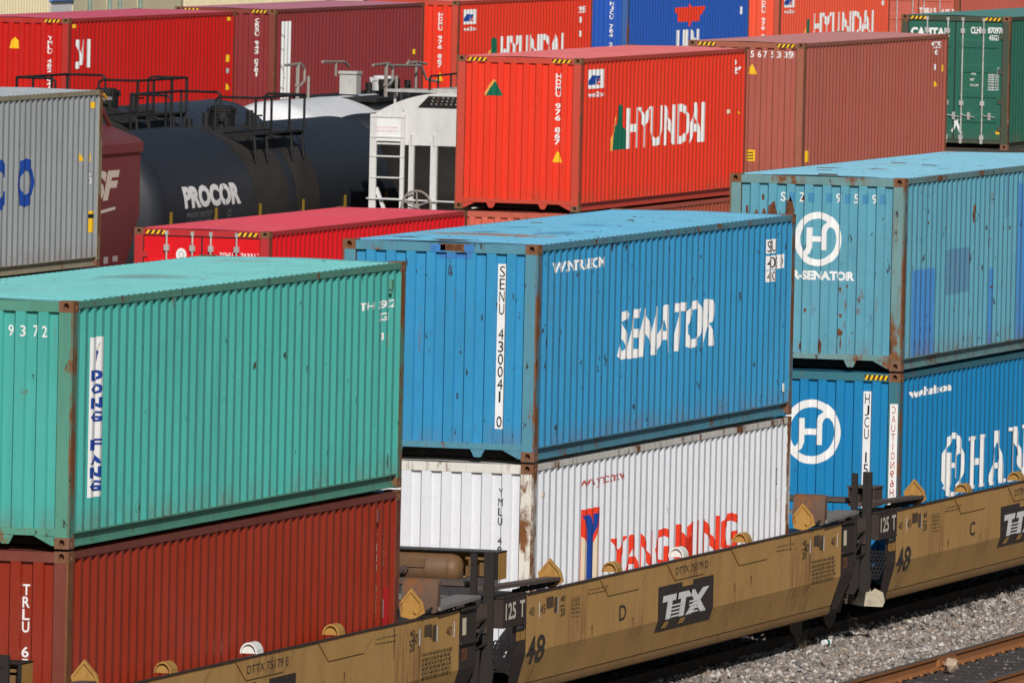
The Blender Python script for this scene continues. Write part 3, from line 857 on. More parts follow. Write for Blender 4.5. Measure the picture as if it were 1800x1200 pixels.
hy2 = trio('sun_bleached_orange', lin(238, 88, 58), lin(190, 80, 60), lin(206, 110, 100), .0, 59.0, .2, .1, .02, .3)
H3 = container((185.9, 41.03, Z4), HC, *hy2, 'sun-bleached orange container with white lettering, right of the royal blue one')
hy_marks(H3, big=(3.75, 10.4, 1.40, 2.12))
d = Decal(); d.ellipse((11.5, 2.3), .12, .07, 0); d.build('code_marking', M['dwhite'], H3, SIDE)
w, f, r = trio('brick_pink', lin(196, 98, 82), lin(150, 70, 50), lin(170, 90, 80), .0, 63.0, .3, .2, .03, .2)
K = container((206.3, 41.03, Z4), HC, w, f, r, 'brick-pink container with door bars, only its lower doors showing above the green one', end='door')
d = Decal(); d.text('TRIU 5', ye(1.2), ye(.70), 1.85, 2.02, 0, .04); d.text('4 05 70', ye(.55), ye(.1), 1.85, 2.0, 0, .03); d.build('number', M['dwhite'], K, DOORFLAT)

# ------------------------------------------------------------------ articulated well cars (front track)
ZR = -3.0                 # rail top
TY = 1.219                # centre of the front track
TAN = paint('ochre_paint', (.50, .275, .085, 1), .32, .45, .22, .6, seed=71.0, spots=.35, dent=.15, chalk=(.52, .33, .15, 1), patches=[('run', 12.75, .95, .55, .62, (.17, .065, .028, 1), .9), ('run', 2.25, 1.0, .55, .52, (.20, .08, .035, 1), .8), ('run', 13.4, .9, .3, .7, (.12, .05, .025, 1), .7), ('run', 7.4, 1.38, .8, .2, (.15, .06, .03, 1), .8), ('run', 5.0, .75, .6, .35, (.22, .10, .045, 1), .6), ('run', 9.9, .7, 1.0, .35, (.22, .10, .045, 1), .6), ('run', .5, .6, .5, .3, (.15, .07, .035, 1), .6)])
TANB = paint('dark_ochre_chord', (.30, .165, .055, 1), .5, .5, .2, .7, seed=72.0, spots=.3)  # darker ochre for the bottom chords
TANC = paint('grimy_ochre_casting', (.42, .22, .05, 1), .8, .5, .2, .6, seed=73.0, spots=.3)
PLANK = paint('weathered_walkway', (.20, .18, .165, 1), .35, .3, .4, .8, seed=75.0)
PLANKB = paint('brown_walkway', (.095, .062, .05, 1), .4, .3, .3, .8, seed=76.0)
AIRT = paint('rusty_yellow_tank', (.12, .068, .045, 1), .5, .4, .75, .55, seed=77.0, spots=.2, chalk=(.34, .17, .035, 1))
WELL = 15.0

def sill_y(v):
    if v >= .81: return -1.5
    if v >= .42: return -1.5 + (.81 - v) / .39 * .12
    return -1.38
SILL = dict(ub=[], vb=[.81, .42], map=lambda u, v, l: (u, sill_y(v) - l, v))
BOX125 = dict(ub=[], map=lambda u, v, l: (u, -1.57 - l, v))

def sill_mesh(sgn):
    mb = MB()
    prof = [(-1.5, 1.5), (-1.5, .81), (-1.38, .425), (-1.34, .425), (-1.46, .82), (-1.46, 1.5)]
    mb.prism([(p[0] * -sgn if sgn > 0 else p[0], p[1]) for p in prof], 'x', 0, WELL)
    return mb

def well_car(xl, letter, label, left_kind):
    t = thing('well_car', (xl, TY, ZR), label, 'well wagon', 'articulated well wagon units')
    for sgn in (-1, 1):
        sill_mesh(sgn).build('side_sill', TAN, t)
        mb = MB()
        y0, y1 = sorted((sgn * 1.46, sgn * 1.515))
        mb.box(0, WELL, y0, y1, 1.502, 1.518)
        mb.build('top_chord', M['darkbrown'], t)
        mb = MB()
        s = -sgn
        pr = [(-1.374, .412), (-1.366, .36), (-1.35, .315), (-1.31, .29), (-1.20, .285), (-1.20, .412)]
        mb.prism([(p[0] * s, p[1]) if sgn > 0 else p for p in pr], 'x', 0, WELL)
        mb.build('bottom_chord', TANB, t)
    for i in range(12):
        fl = MB(); fl.box(.3 + i * 1.3, .6 + i * 1.3, -1.2, 1.2, .29, .36)
        fl.build('cross_bearer', M['darkbrown'], t)
    for i, u in enumerate((3.2, 6.29, 9.38)):
        mb = MB(); mb.prism([(u, 1.485), (u + 2.2, 1.485), (u + 1.75, 1.27), (u + .37, 1.27)], 'y', -1.514, -1.5005)
        mb.build('gusset_plate', TAN, t)
        g = MB()
        n = 8
        arc = [(-1.40 + .10 * math.cos(PI * k / n), 1.525 + .125 * math.sin(PI * k / n)) for k in range(n + 1)]
        ark = [(-1.40 + .082 * math.cos(PI * k / n), 1.525 + .105 * math.sin(PI * k / n)) for k in range(n + 1)]
        for k in range(n):
            g.prism([arc[k], arc[k + 1], ark[k + 1], ark[k]], 'x', u + .80, u + 1.04)
        g.prism([(p[0], p[1]) for p in ark], 'x', u + .84, u + .86)
        g.build('container_guide', M['guidewhite'] if (i == 1 and letter != 'C') else TANC, t)
    # lettering on the sill
    d = Decal()
    d.rect(5.92, 8.55, .66, 1.225, 0)
    d.rect(7.05, 7.55, 1.165, 1.225, 2)
    d.text('TTX', 6.12, 8.34, .80, 1.10, 1, .06, .18)
    for z in (.815, .86, .905, .95):
        d.rect(6.52, 7.10, z, z + .020, 1); d.rect(7.36, 7.80, z, z + .020, 1)
    d.poly([(6.13, .70), (6.38, .70), (6.46, .78), (6.24, .78)], 2); d.poly([(6.90, .71), (7.18, .71), (7.24, .78), (6.98, .78)], 2)
    d.build('company_logo', [M['logobrown'], M['dwhite'], TAN], t, SILL)
    d = Decal()
    d.text('48', .04, .84, .655, .995, 0, .022)
    d.text(letter, 4.12, 4.44, .925, 1.115, 0, .012)
    d.build('stencil', M['stencil'], t, SILL)
    d = Decal()
    d.text('DTTX 75179 ' + letter, 6.68, 8.22, 1.335, 1.425, 0, 0)
    for u, b in ((.10, '40'), (.58, '45'), (14.45, '40'), (13.75, '45'), (13.05, '40')):
        d.text(b, u, u + .22, 1.24, 1.345, 0, 0)
    for u in (1.45, 12.95):
        d.text('40', u, u + .2, 1.33, 1.40, 0, 0); d.rect(u - .02, u + .2, 1.275, 1.285); d.text('20', u, u + .2, 1.16, 1.25, 0, 0)
    d.build('car_number', M['stencil'], t, dict(ub=[], vb=[], map=lambda u, v, l: (u, (-1.5145 if 6 < u < 9 else -1.5) - l, v)))
    d = Decal()
    for u in (.52, 1.32, 13.35, 14.05, 14.75):
        d.rect(u, u + .04, 1.2, 1.385, 0)
    for u in (.84, 13.55):
        d.rect(u, u + .30, 1.29, 1.42, 1); d.rect(u + .34, u + .48, 1.22, 1.40, 1)
    rs = random.Random(hash(letter) % 97)
    for k in range(6):
        z = 1.08 - k * .052
        u = 13.45
        while u < 14.6:
            w = .05 + rs.random() * .1
            d.rect(u, u + w, z, z + .022, 2, same=k > 0); u += w + .035
    for k in range(5):
        z = 1.33 - k * .045
        u = 1.9
        while u < 2.25:
            w = .04 + rs.random() * .06
            d.rect(u, u + w, z, z + .016, 2); u += w + .03
    for u in (2.6, 11.5):
        uu = u
        while uu < u + .8:
            w = .04 + rs.random() * .06
            d.rect(uu, uu + w, 1.385, 1.405, 2); uu += w + .025
    d.build('marking_panel', [M['dwhite'], M['stencilbrown'], M['stencilfaint']], t, SILL)
    # long rusty run-downs
    d = Decal()
    for u, z0, z1, w in ((12.35, 1.47, .95, .018), (2.9, .95, .80, .03), (9.6, 1.05, .94, .022), (10.4, 1.1, .97, .02), (4.75, .93, .82, .02)):
        pts = [(u - w, z0), (u + w, z0)]
        for k in range(1, 5):
            pts.append((u + w * (1 - k / 5) + (rs.random() - .5) * .02, z0 + (z1 - z0) * k / 5))
        pts.append((u, z1))
        for k in range(4, 0, -1):
            pts.append((u - w * (1 - k / 5) + (rs.random() - .5) * .02, z0 + (z1 - z0) * k / 5))
        d.poly(pts, 0)
    d.build('rust_run', M['runrust'], t, SILL)
    # corner guides: five-sided cast plates with a raised rim
    for u in (1.28, 13.30):
        mb = MB()
        pg = [(-1.58, 1.58), (-1.55, 1.70), (-1.41, 1.855), (-1.27, 1.68), (-1.30, 1.53), (-1.44, 1.50)]
        c = (-1.42, 1.66)
        inn = [(c[0] + (p[0] - c[0]) * .80, c[1] + (p[1] - c[1]) * .80) for p in pg]
        mb.prism(pg, 'x', u, u + .035)
        for k in range(6):
            j = (k + 1) % 6
            mb.prism([pg[k], pg[j], inn[j], inn[k]], 'x', u - .02, u + .0)
        if u > 5: mb.tube((u - .03, -1.49, 1.60), (u + .02, -1.49, 1.60), .035, 12)
        mb.build('corner_guide', TANC, t)
    # left end: bearing arm box, dark end sheet, walkways
    mb = MB()
    mb.box(-1.25, -.27, -1.57, -1.15, 1.20, 1.54); mb.box(-1.27, -.25, -1.575, -1.14, 1.54, 1.556); mb.box(-1.27, -.25, -1.575, -1.14, 1.186, 1.20)
    mb.box(-1.72, -1.25, -1.40, -1.12, 1.22, 1.52); mb.box(-1.75, -1.50, -1.52, -1.38, 1.16, 1.50)
    bb = mb.build('bearing_arm', M['darkbrown'], t)
    d = Decal(); d.text('125', -1.16, -.72, 1.275, 1.475, 0, .02); d.text('T', -.56, -.34, 1.275, 1.475, 0, .02)
    d.build('load_marking', M['dcream2'], t, BOX125)
    mb = MB()
    for z0, z1 in ((.81, 1.5), (.36, .81)):
        mb.quad((-.60 + (.0 if z0 > .5 else .22), sill_y(z0) + .002, z0), (-.001, sill_y(z0) + .002, z0), (-.001, sill_y(z1) + .002, z1), (-.60, sill_y(z1) + .002, z1))
    mb.build('end_sheet', M['darkbrown'], t)
    d = Decal(); d.rect(-.45, -.05, .98, 1.10, 0); d.build('paint_patch', TANC, t, SILL)
    d = Decal(); d.text('B.RN', -.42, -.18, 1.115, 1.155, 0, .02); d.build('car_number', M['dwhite'], t, SILL)
    mb = MB()
    mb.prism([(-1.7, 1.66), (1.25, 1.60), (1.25, 1.64), (-1.7, 1.705)], 'y', -1.56, -1.38)
    mb.build('walkway', PLANKB, t)
    mb = MB(); mb.box(-1.72, -1.35, -1.22, 1.4, 1.70, 1.745); mb.box(-1.34, -1.30, -1.22, 1.4, 1.66, 1.745)
    mb.build('walkway', PLANKB, t)
    mb = MB()
    rk = random.Random(5)
    for k in range(14):
        u = -.2 + k * .11
        mb.path([(u, -1.46, 1.55), (u + .08, -1.5 + rk.random() * .06, 1.60 + rk.random() * .03), (u + .16, -1.45, 1.54)], .018, 5)
    mb.tube((-.3, -1.42, 1.56), (1.2, -1.44, 1.56), .03, 6)
    mb.build('brake_pipe', M['blacksteel'], t)
    dz = -.06 if letter == 'D' else -.16
    mark0 = set(o.name for o in t.children)
    if left_kind == 'tank':
        mb = MB()
        mb.lathe([(-.62, .02), (-.60, .11), (-.56, .16), (-.50, .185), (.95, .185), (1.0, .16), (1.04, .1), (1.06, .02)], 'y', (.30, 0, 1.81), 28)
        mb.lathe([(-.49, .192), (-.46, .192)], 'y', (.30, 0, 1.81), 28); mb.lathe([(.55, .192), (.58, .192)], 'y', (.30, 0, 1.81), 28)
        mb.box(.095, .118, -.20, .25, 1.83, 1.93)
        at = mb.build('air_tank', AIRT, t, smooth=True)
        mb = MB()
        mb.box(.60, .63, -1.06, 1.1, 1.70, 2.02); mb.box(.25, .60, -1.06, -1.03, 1.70, 2.015)
        bh = mb.build('bulkhead', TANC, t)
        mb = MB(); mb.box(.23, .632, -1.065, 1.1, 2.021, 2.036); mb.box(.235, .249, -1.065, -1.025, 1.70, 2.02)
        mb.build('bulkhead_edge', M['blacksteel'], bh)
        mb = MB()
        mb.box(.30, .52, -.98, -.82, 1.74, 1.90); mb.box(.25, .55, -1.0, -.66, 1.935, 1.965); mb.tube((.2, -.74, 1.74), (.2, -.74, 1.94), .03, 8); mb.box(.2, .4, -.80, -.68, 1.74, 1.86)
        mb.build('valve_block', AIRT, t)
        mb = MB()
        for yy in (.05, .45, .8):
            mb.path([(.10, yy, 1.80), (-.1, yy + .02, 1.76), (-.4, yy + .35, 1.745)], .025, 6); mb.tube((.13, yy, 1.80), (.05, yy, 1.80), .05, 10)
        mb.build('air_hose', M['brownsteel'], t)
    else:
        mb = MB()
        mb.box(-.35, .1, -1.27, -.91, 1.56, 1.572); mb.box(-.35, .1, -1.27, -1.25, 1.572, 1.81); mb.box(-.35, .1, -.93, -.91, 1.572, 1.81); mb.box(.08, .1, -1.25, -.93, 1.572, 1.81); mb.box(-.37, .12, -1.29, -.89, 1.81, 1.825)
        mb.box(-.34, -.1, -1.25, -1.13, 1.572, 1.66); mb.box(-.34, -.1, -1.05, -.95, 1.572, 1.72); mb.tube((-.2, -1.10, 1.572), (-.2, -1.10, 1.76), .03, 8)
        mb.build('valve_block', M['brownsteel'], t)
    if left_kind == 'tank':
        for o in t.children:
            if o.name not in mark0: o.location.z = dz
    # grab-iron frame at the joint
    mb = MB()
    for u, y, w in ((-2.10, -1.475, .075), (-1.72, -1.575, .12)):
        mb.box(u, u + .05, y, y + w, .95, 2.11); mb.box(u + .05, u + .09, y + w - .012, y + w, .95, 2.11)
        mb.tube((u - .01, y + w / 2, 2.0), (u + .07, y + w / 2, 2.0), .022, 8)
        for z in (1.0, 1.2, 1.4, 1.6):
            mb.tube((u - .012, y + w * .7, z), (u + .06, y + w * .7, z), .014, 6)
    for z in (.98, 1.28):
        mb.tube((-2.08, -1.44, z), (-1.70, -1.51, z + .06), .016, 6)
    mb.tube((-2.08, -1.44, 1.0), (-1.70, -1.51, 1.34), .014, 6)
    mb.prism([(-1.49, .98), (-1.39, .98), (-1.30, .60), (-1.27, .52), (-1.42, .50), (-1.48, .60)], 'x', -1.95, -1.91)
    mb.prism([(-1.57, .95), (-1.46, .95), (-1.42, .60), (-1.48, .50), (-1.58, .54), (-1.60, .72)], 'x', -1.74, -1.70)
    mb.build('grab_frame', M['grabsteel'], t)
    # perforated step below the arm
    mb = MB()
    for k in range(7):
        a = k / 6
        mb.prism([(-1.52 + .26 * a - .009, .66), (-1.52 + .26 * a + .009, .66), (-1.66 + .26 * a + .009, 1.02), (-1.66 + .26 * a - .009, 1.02)], 'x', -1.02, -1.00)
    for k in range(8):
        z = .66 + .36 * k / 7
        sh = -.14 * k / 7
        mb.prism([(-1.52 + sh, z - .009), (-1.26 + sh, z - .009), (-1.26 + sh, z + .009), (-1.52 + sh, z + .009)], 'x', -1.018, -1.002)
    mb.build('step_grating', M['blacksteel'], t)
    mb = MB()
    mb.path([(-1.9, -1.45, 1.2), (-1.5, -1.35, 1.08), (-1.1, -1.30, 1.05), (-.9, -1.25, 1.15)], .025, 7)
    mb.tube((-1.1, -1.36, 1.05), (-1.1, -1.18, 1.05), .06, 10)
    mb.build('air_hose', M['rubber'], t)
    mb = MB(); mb.box(-1.6, .9, -.55, .55, .55, 1.15); mb.prism([(-1.30, .42), (-1.20, 1.05), (-1.14, 1.05), (-1.10, .42)], 'x', -.95, -.75)
    mb.build('draft_beam', M['blacksteel'], t)
    # right end
    mb = MB()
    for z0, z1 in ((.81, 1.5), (.36, .81)):
        mb.quad((WELL + .001, sill_y(z0) + .002, z0), (WELL + (.72 if z0 > .5 else .35), sill_y(z0) + .002, z0), (WELL + .72, sill_y(z1) + .002, z1), (WELL + .001, sill_y(z1) + .002, z1))
    mb.box(WELL + .0, WELL + .7, -1.535, -1.5, 1.10, 1.125); mb.box(WELL, WELL + .7, -1.535, -1.48, 1.49, 1.525)
    mb.build('end_sheet', M['darkbrown'], t)
    d = Decal(); d.rect(WELL + .10, WELL + .34, .90, 1.05, 0); d.build('paint_patch', M['rustpatch'], t, SILL)
    d = Decal(); d.rect(WELL + .12, WELL + .28, 1.2, 1.40, 0); d.build('notice_plate', M['dcream'], t, SILL)
    mb = MB(); mb.prism([(13.95, 1.565), (15.6, 1.60), (15.6, 1.64), (13.95, 1.605)], 'y', -1.58, -1.28)
    mb.build('walkway', PLANK, t)
    mb = MB(); mb.box(15.0, 15.4, -1.25, 1.4, 1.60, 1.64)
    mb.build('walkway', PLANK, t)
    mb = MB()
    n = 10
    ar = [(14.0 - .12 * math.cos(PI * .5 * k / n) , 1.55 + .38 * math.sin(PI * .5 * k / n)) for k in range(n + 1)]
    for k in range(n):
        a, b = ar[k], ar[k + 1]
        mb.add([(a[0], -1.53, a[1]), (a[0], -1.12, a[1]), (b[0], -1.12, b[1]), (b[0], -1.53, b[1])], [(0, 1, 2, 3)])
        mb.add([(a[0] + .03, -1.53, a[1]), (a[0] + .03, -1.12, a[1]), (b[0] + .03, -1.12, b[1]), (b[0] + .03, -1.53, b[1])], [(0, 1, 2, 3)])
    mb.box(13.88, 14.3, -1.53, -1.12, 1.54, 1.57); mb.prism([(13.88, 1.55), (14.05, 1.55), (14.05, 1.93), (13.95, 1.86)], 'y', -1.545, -1.531)
    mb.build('drum_cover', M['drum'], t)
    mb = MB()
    for k in range(12):
        u = 13.6 + k * .11
        mb.path([(u, -1.46, 1.53), (u + .07, -1.49, 1.57 + rk.random() * .03), (u + .15, -1.45, 1.53)], .018, 5)
    mb.build('brake_pipe', M['blacksteel'], t)
    return t

M['guidewhite'] = decalmat('white_guide_paint', (.74, .72, .68, 1), .3)
M['logobrown'] = decalmat('logo_dark_brown', (.042, .030, .026, 1), .5)
M['stencilbrown'] = decalmat('brown_stencil', (.10, .06, .035, 1), .5)
M['dcream2'] = decalmat('cream_stencil', (.66, .60, .50, 1), .2)
M['runrust'] = plain('rust_run', (.13, .052, .022, 1), .85, var=.6, scale=9)
M['drum'] = paint('rust_brown_drum', (.12, .068, .045, 1), .9, .3, .2, .7, seed=93, spots=.2)
M['grabsteel'] = paint('grimy_purple_brown_steel', (.022, .017, .015, 1), .35, .4, .2, .6, chalk=(.05, .04, .036, 1), seed=91, spots=.2)

well_car(-1.27, 'E', 'ochre well wagon unit lettered E at the bottom left, carrying the red-brown container', 'tank')
well_car(16.58, 'D', 'ochre well wagon unit lettered D with a full dark logo square, carrying the white container', 'tank')
cw = well_car(34.56, 'C', 'ochre well wagon unit lettered C at the right edge, carrying the strong blue container', 'box')
mb = MB()
mb.prism([(-1.66, .31), (-1.34, .31), (-1.24, .33), (-1.30, .40), (-1.34, .52), (-1.42, .57), (-1.47, .60), (-1.50, .50), (-1.55, .55), (-1.66, .50), (-1.69, .38)], 'x', -1.32, -1.30)
mb.build('splash_sheet', plain('pale_bent_sheet', (.50, .43, .33, 1), .8, var=.3, scale=9), cw)

def truck(x, label):
    t = thing('rail_truck', (x, TY, ZR), label, 'wheel truck', 'wheel trucks under the joints')
    for dx in (-.89, .89):
        for s in (-1, 1):
            mb = MB()
            mb.lathe([(-.07, .05), (-.07, .30), (-.06, .40), (-.065, .455), (-.035, .455), (-.03, .425), (.06, .418), (.065, .36), (.04, .30), (.05, .1), (.05, .05)] if s < 0 else
                     [(.07, .05), (.07, .30), (.06, .40), (.065, .455), (.035, .455), (.03, .425), (-.06, .418), (-.065, .36), (-.04, .30), (-.05, .1), (-.05, .05)], 'y', (dx, s * .75, .42), 32)
            mb.build('wheel', M['brownsteel'], t, smooth=True)
        mb = MB(); mb.tube((dx, -.95, .42), (dx, .95, .42), .075, 14)
        mb.build('axle', M['blacksteel'], t)
    for s in (-1, 1):
        y0, y1 = sorted((s * .93, s * 1.08))
        mb = MB()
        mb.prism([(-1.1, .50), (-.85, .62), (-.35, .70), (.35, .70), (.85, .62), (1.1, .50), (1.1, .36), (.8, .34), (.45, .58), (-.45, .58), (-.8, .34), (-1.1, .36)], 'y', y0, y1)
        mb.prism([(-.62, .44), (-.40, .22), (.40, .22), (.62, .44), (.45, .44), (.32, .31), (-.32, .31), (-.45, .44)], 'y', y0, y1)
        mb.box(-1.05, -.75, y0 - .03, y1 + .03, .30, .54); mb.box(.75, 1.05, y0 - .03, y1 + .03, .30, .54)
        mb.build('side_frame', M['brownsteel'], t)
        for dx in (-.2, 0, .2):
            sp = MB()
            pts = [(dx + .075 * math.cos(k * PI / 4), s * 1.0 + .075 * math.sin(k * PI / 4), .31 + k * .0068) for k in range(41)]
            sp.path(pts, .017, 5)
            sp.build('spring', M['brownsteel'], t)
    mb = MB(); mb.box(-.22, .22, -1.15, 1.15, .58, .78)
    mb.build('bolster', M['blacksteel'], t)
truck(14.95, 'dark wheel truck in the shade under the joint of units E and D')
truck(32.88, 'dark wheel truck in the shade under the joint of units D and C')

# ------------------------------------------------------------------ tank and hopper wagons between the container rows
BLK = paint('black_tank_paint', (.017, .020, .028, 1), .0, .25, .3, .56, seed=101.0, spots=.0, dent=.05, chalk=(.034, .036, .042, 1))
BLK2 = paint('black_tank_paint_dusty', (.021, .024, .033, 1), .0, .25, .4, .45, seed=103.0, spots=.0, dent=.05, chalk=(.04, .042, .05, 1))
WHT = paint('white_tank_paint', (.76, .76, .77, 1), .03, .25, .2, .4, seed=105.0, spots=.05, dent=.05)
GREYW = paint('grey_white_housing', (.45, .44, .42, 1), .4, .5, .3, .6, seed=113.0, spots=.3)
SLOPEDARK = paint('dark_slope_paint', (.20, .185, .17, 1), .1, .5, .2, .7, seed=109.0, spots=.1, chalk=(.26, .25, .23, 1))  # darker grey-brown for the white hopper's slope sheet
WHTH = paint('white_hopper_paint', (.68, .67, .655, 1), .06, .35, .3, .5, seed=107.0, spots=.1, dent=.08)
SPILL = plain('brown_spill_stain', (.034, .029, .025, 1), .7, var=.3, scale=2.0)
TR = 1.5

def tank_wagon(xc, yc, label, paintm, half=7.72, ztop=4.19, group='tank wagons', marks=None, stain=False, plat=True, raildark=True):
    t = thing('tank_wagon', (xc, yc, ZR), label, 'tank wagon', group)
    zc = ztop - TR
    hd = [(.0, 1.0), (.20, .985), (.36, .93), (.46, .84), (.53, .68), (.57, .45), (.585, .0)]
    prof = [(-half - a, TR * b) for a, b in reversed(hd)] + [(half + a, TR * b) for a, b in hd]
    mb = MB(); mb.lathe(prof, 'x', (0, 0, zc), 96)
    tk = mb.build('tank', paintm, t, smooth=True)
    mb = MB()
    for u in (-half, -half * .52, half * .52, half):
        mb.lathe([(u - .02, TR + .001), (u - .012, TR + .006), (u + .012, TR + .006), (u + .02, TR + .001)], 'x', (0, 0, zc), 96)
    mb.build('weld_seam', paintm, tk, smooth=True)
    if stain:
        mb = MB()
        for (a0, a1) in ((-2.1, .15), (.62, 2.2)):
            nn = 24
            L, R = [], []
            mb.lathe([(a0, TR + .0035), (a1, TR + .0035)], 'x', (0, 0, zc), 60, a0=PI * .5, a1=PI * 1.35)
        mb.build('spill_stain', stain, tk, smooth=True)
    mb = MB()
    mb.lathe([(0, .255), (.30, .255), (.31, .275), (.36, .275), (.37, .24), (.42, .2), (.43, .0)], 'z', (.4, 0, ztop - .04), 28)
    for k in range(8):
        a = k * PI / 4
        mb.tube((.4 + .29 * math.cos(a), .29 * math.sin(a), ztop + .22), (.4 + .29 * math.cos(a), .29 * math.sin(a), ztop + .34), .02, 6)
    mb.build('manway', M['blacksteel'] if raildark else WHTH, t, smooth=True)
    for (x, y, h) in ((-.35, .1, .25), (-.6, -.3, .18), (1.0, .25, .2), (1.1, -.35, .28), (-.8, .3, .14)):
        mb = MB(); mb.tube((x, y, ztop - .06), (x, y, ztop + h), .07, 10)
        mb.build('valve', M['blacksteel'], t)
    if plat:
        pm = M['blacksteel'] if raildark else M['hoprail']
        pf = MB()
        for y in (-1.28, -.62, .62, .98):
            pf.box(-1.5, 1.75, y, y + .30, ztop - .13, ztop - .09)
        for x in (-1.5, -.7, .95, 1.7):
            pf.box(x, x + .05, -1.28, 1.28, ztop - .20, ztop - .131)
            for s in (-1, 1):
                pf.tube((x + .025, s * 1.25, ztop - .15), (x + .025, s * 1.30, zc + .85), .03, 6)
        pf.build('platform', pm, t)
        zt = ztop + .60
        for y in (-1.28, 1.28):
            rl = MB()
            rl.path([(-1.5, y, ztop - .12), (-1.5, y, zt), (1.75, y, zt), (1.75, y, ztop - .12)], .026, 7)
            for x in (-.45, .75):
                rl.tube((x, y, ztop - .12), (x, y, zt), .026, 7)
            rl.tube((-1.5, y, ztop + .25), (-1.1, y, ztop + .25), .02, 6)
            rl.build('railing', pm, t)
        for x in (-1.5, 1.75):
            for sg in (-1, 1):
                rl = MB()
                rl.path([(x, sg * 1.28, zt), (x, sg * .53, zt), (x, sg * .46, zt - .06), (x, sg * .45, ztop - .12)], .026, 7)
                rl.build('railing', pm, t)
        ld = MB()
        for x in (-.25, .25):
            ld.path([(x + .0, 1.30, ztop - .1), (x, 1.56, zc + .3), (x, 1.62, zc - .4), (x, 1.55, 1.0)], .028, 6)
        for k in range(9):
            z = 1.1 + k * .3
            y = 1.62 if z < zc else 1.62 - (z - zc) * .14
            ld.tube((-.25, y, z), (.25, y, z), .017, 6)
        ld.build('ladder', pm, t)
    un = MB()
    un.box(-half - 1.1, half + 1.1, -.30, .30, .75, 1.12)
    for s in (-1, 1):
        for e in (-1, 1):
            un.box(e * half - .9, e * half + .9, s * 1.1 - .3, s * 1.1 + .3, .95, 1.25)
        un.tube((-half, s * 1.50, zc - .80), (half, s * 1.50, zc - .80), .025, 6)
    for e in (-1, 1):
        un.prism([(-1.2, 1.0), (1.2, 1.0), (1.05, 1.85), (-1.05, 1.85)], 'x', e * (half - .5) - .15, e * (half - .5) + .15)
    un.build('underframe', M['blacksteel'], t)
    k = -half + .15
    while k < half:
        st = MB(); st.box(k, k + .05, -1.545, -1.49, zc - .22, zc + .06); k += 2.86
        st.build('handrail_bracket', M['dyellow2'], t)
    if marks: marks(t, zc)
    return t
M['dyellow2'] = decalmat('mustard_paint', (.20, .12, .012, 1), .5)
M['hoprail'] = paint('rusty_grey_rail', (.28, .25, .22, 1), .6, .3, .3, .7, seed=111)
M['dpink'] = decalmat('pale_red_lettering', (.72, .42, .42, 1), .2)

def tank_surf(zc):
    def mp(u, v, l):
        z = v - zc
        return (u, -math.sqrt(max((TR + l) ** 2 - z * z, 0)), v)
    return dict(ub=[], vb=[zc - .9 + .06 * k for k in range(32)], map=mp)
def procor(t, zc):
    s = tank_surf(zc)
    d = Decal(); d.text('PROCOR', -6.62, -3.02, zc + .09, zc + .515, 0, .06)
    d.build('lettering', M['dwhite'], t, s)
    d = Decal(); d.text('PROX 82727', -6.5, -4.9, zc - .09, zc + .01, 0, .0); d.text('LD LMT 198', -6.45, -4.95, zc - .22, zc - .13, 0, 0)
    d.ring((-3.8, zc - .07), .12, .07, .03, .02, 0, 16)
    d.build('car_number', [M['dgrey2'], M['stencil']], t, s)
M['dgrey2'] = decalmat('worn_grey_lettering', (.20, .20, .21, 1), .6)
tank_wagon(101.9, 30.5, 'black tank wagon with white block letters and a railed manway platform', BLK, marks=procor, stain=SPILL)
tank_wagon(119.95, 30.5, 'black tank wagon coupled behind the lettered one, only a sliver beside the white hopper', BLK, plat=False)
tank_wagon(107.1, 34.6, 'dusty black tank wagon behind the lettered one, its railing against the scarlet container', BLK2, ztop=4.31, stain=SPILL)
wt = tank_wagon(126.7, 34.6, 'white tank wagon behind the black ones, below the maroon container', WHT, ztop=4.19, plat=False, raildark=False)
mb = MB(); mb.box(-2.3, -1.95, -.20, .18, 4.22, 4.70); mb.box(-2.34, -1.91, -.22, .20, 4.66, 4.72)
mb.build('valve_housing', GREYW, wt)
for y, x0 in ((.55, -4.2), (-.75, -1.9)):
    mb = MB()
    mb.path([(x0 - 1.0, y, 4.88), (x0 + .2, y, 4.90), (x0 + .5, y, 4.78), (x0 + .5, y, 4.52), (x0 + .2, y, 4.42), (x0 - .1, y, 4.44)], .03, 7)
    mb.tube((x0, y, 4.1), (x0, y, 4.9), .045, 7); mb.tube((x0 + .8, y, 4.1), (x0 + .8, y, 4.62), .035, 7)
    mb.build('railing', M['hoprail'], wt)
mb = MB()
mb.path([(-3.2, .3, 4.93), (-1.6, .3, 4.90), (-1.2, .3, 4.80)], .03, 7); mb.tube((-2.2, .3, 4.6), (-2.2, .3, 4.92), .03, 7)
mb.build('railing', M['hoprail'], wt)
mb = MB()
mb.path([(-1.9, -.75, 4.86), (.8, -.75, 4.80), (1.2, -.75, 4.5), (2.2, -.75, 4.42)], .028, 7)
mb.tube((.9, -.6, 4.0), (.9, -.6, 4.85), .028, 7); mb.path([(.2, -.6, 4.86), (.9, -.6, 4.88), (1.7, -.6, 4.82)], .03, 7)
mb.build('railing', M['hoprail'], wt)
mb = MB(); mb.box(-3.4, .5, -1.0, .9, 4.10, 4.18); mb.box(-.2, 2.0, -.8, .4, 4.12, 4.25)
for x in (-.6, -.1, .35): mb.tube((x, -.3, 4.2), (x, -.3, 4.52), .1, 10)
mb.build('platform', M['blacksteel'], wt)

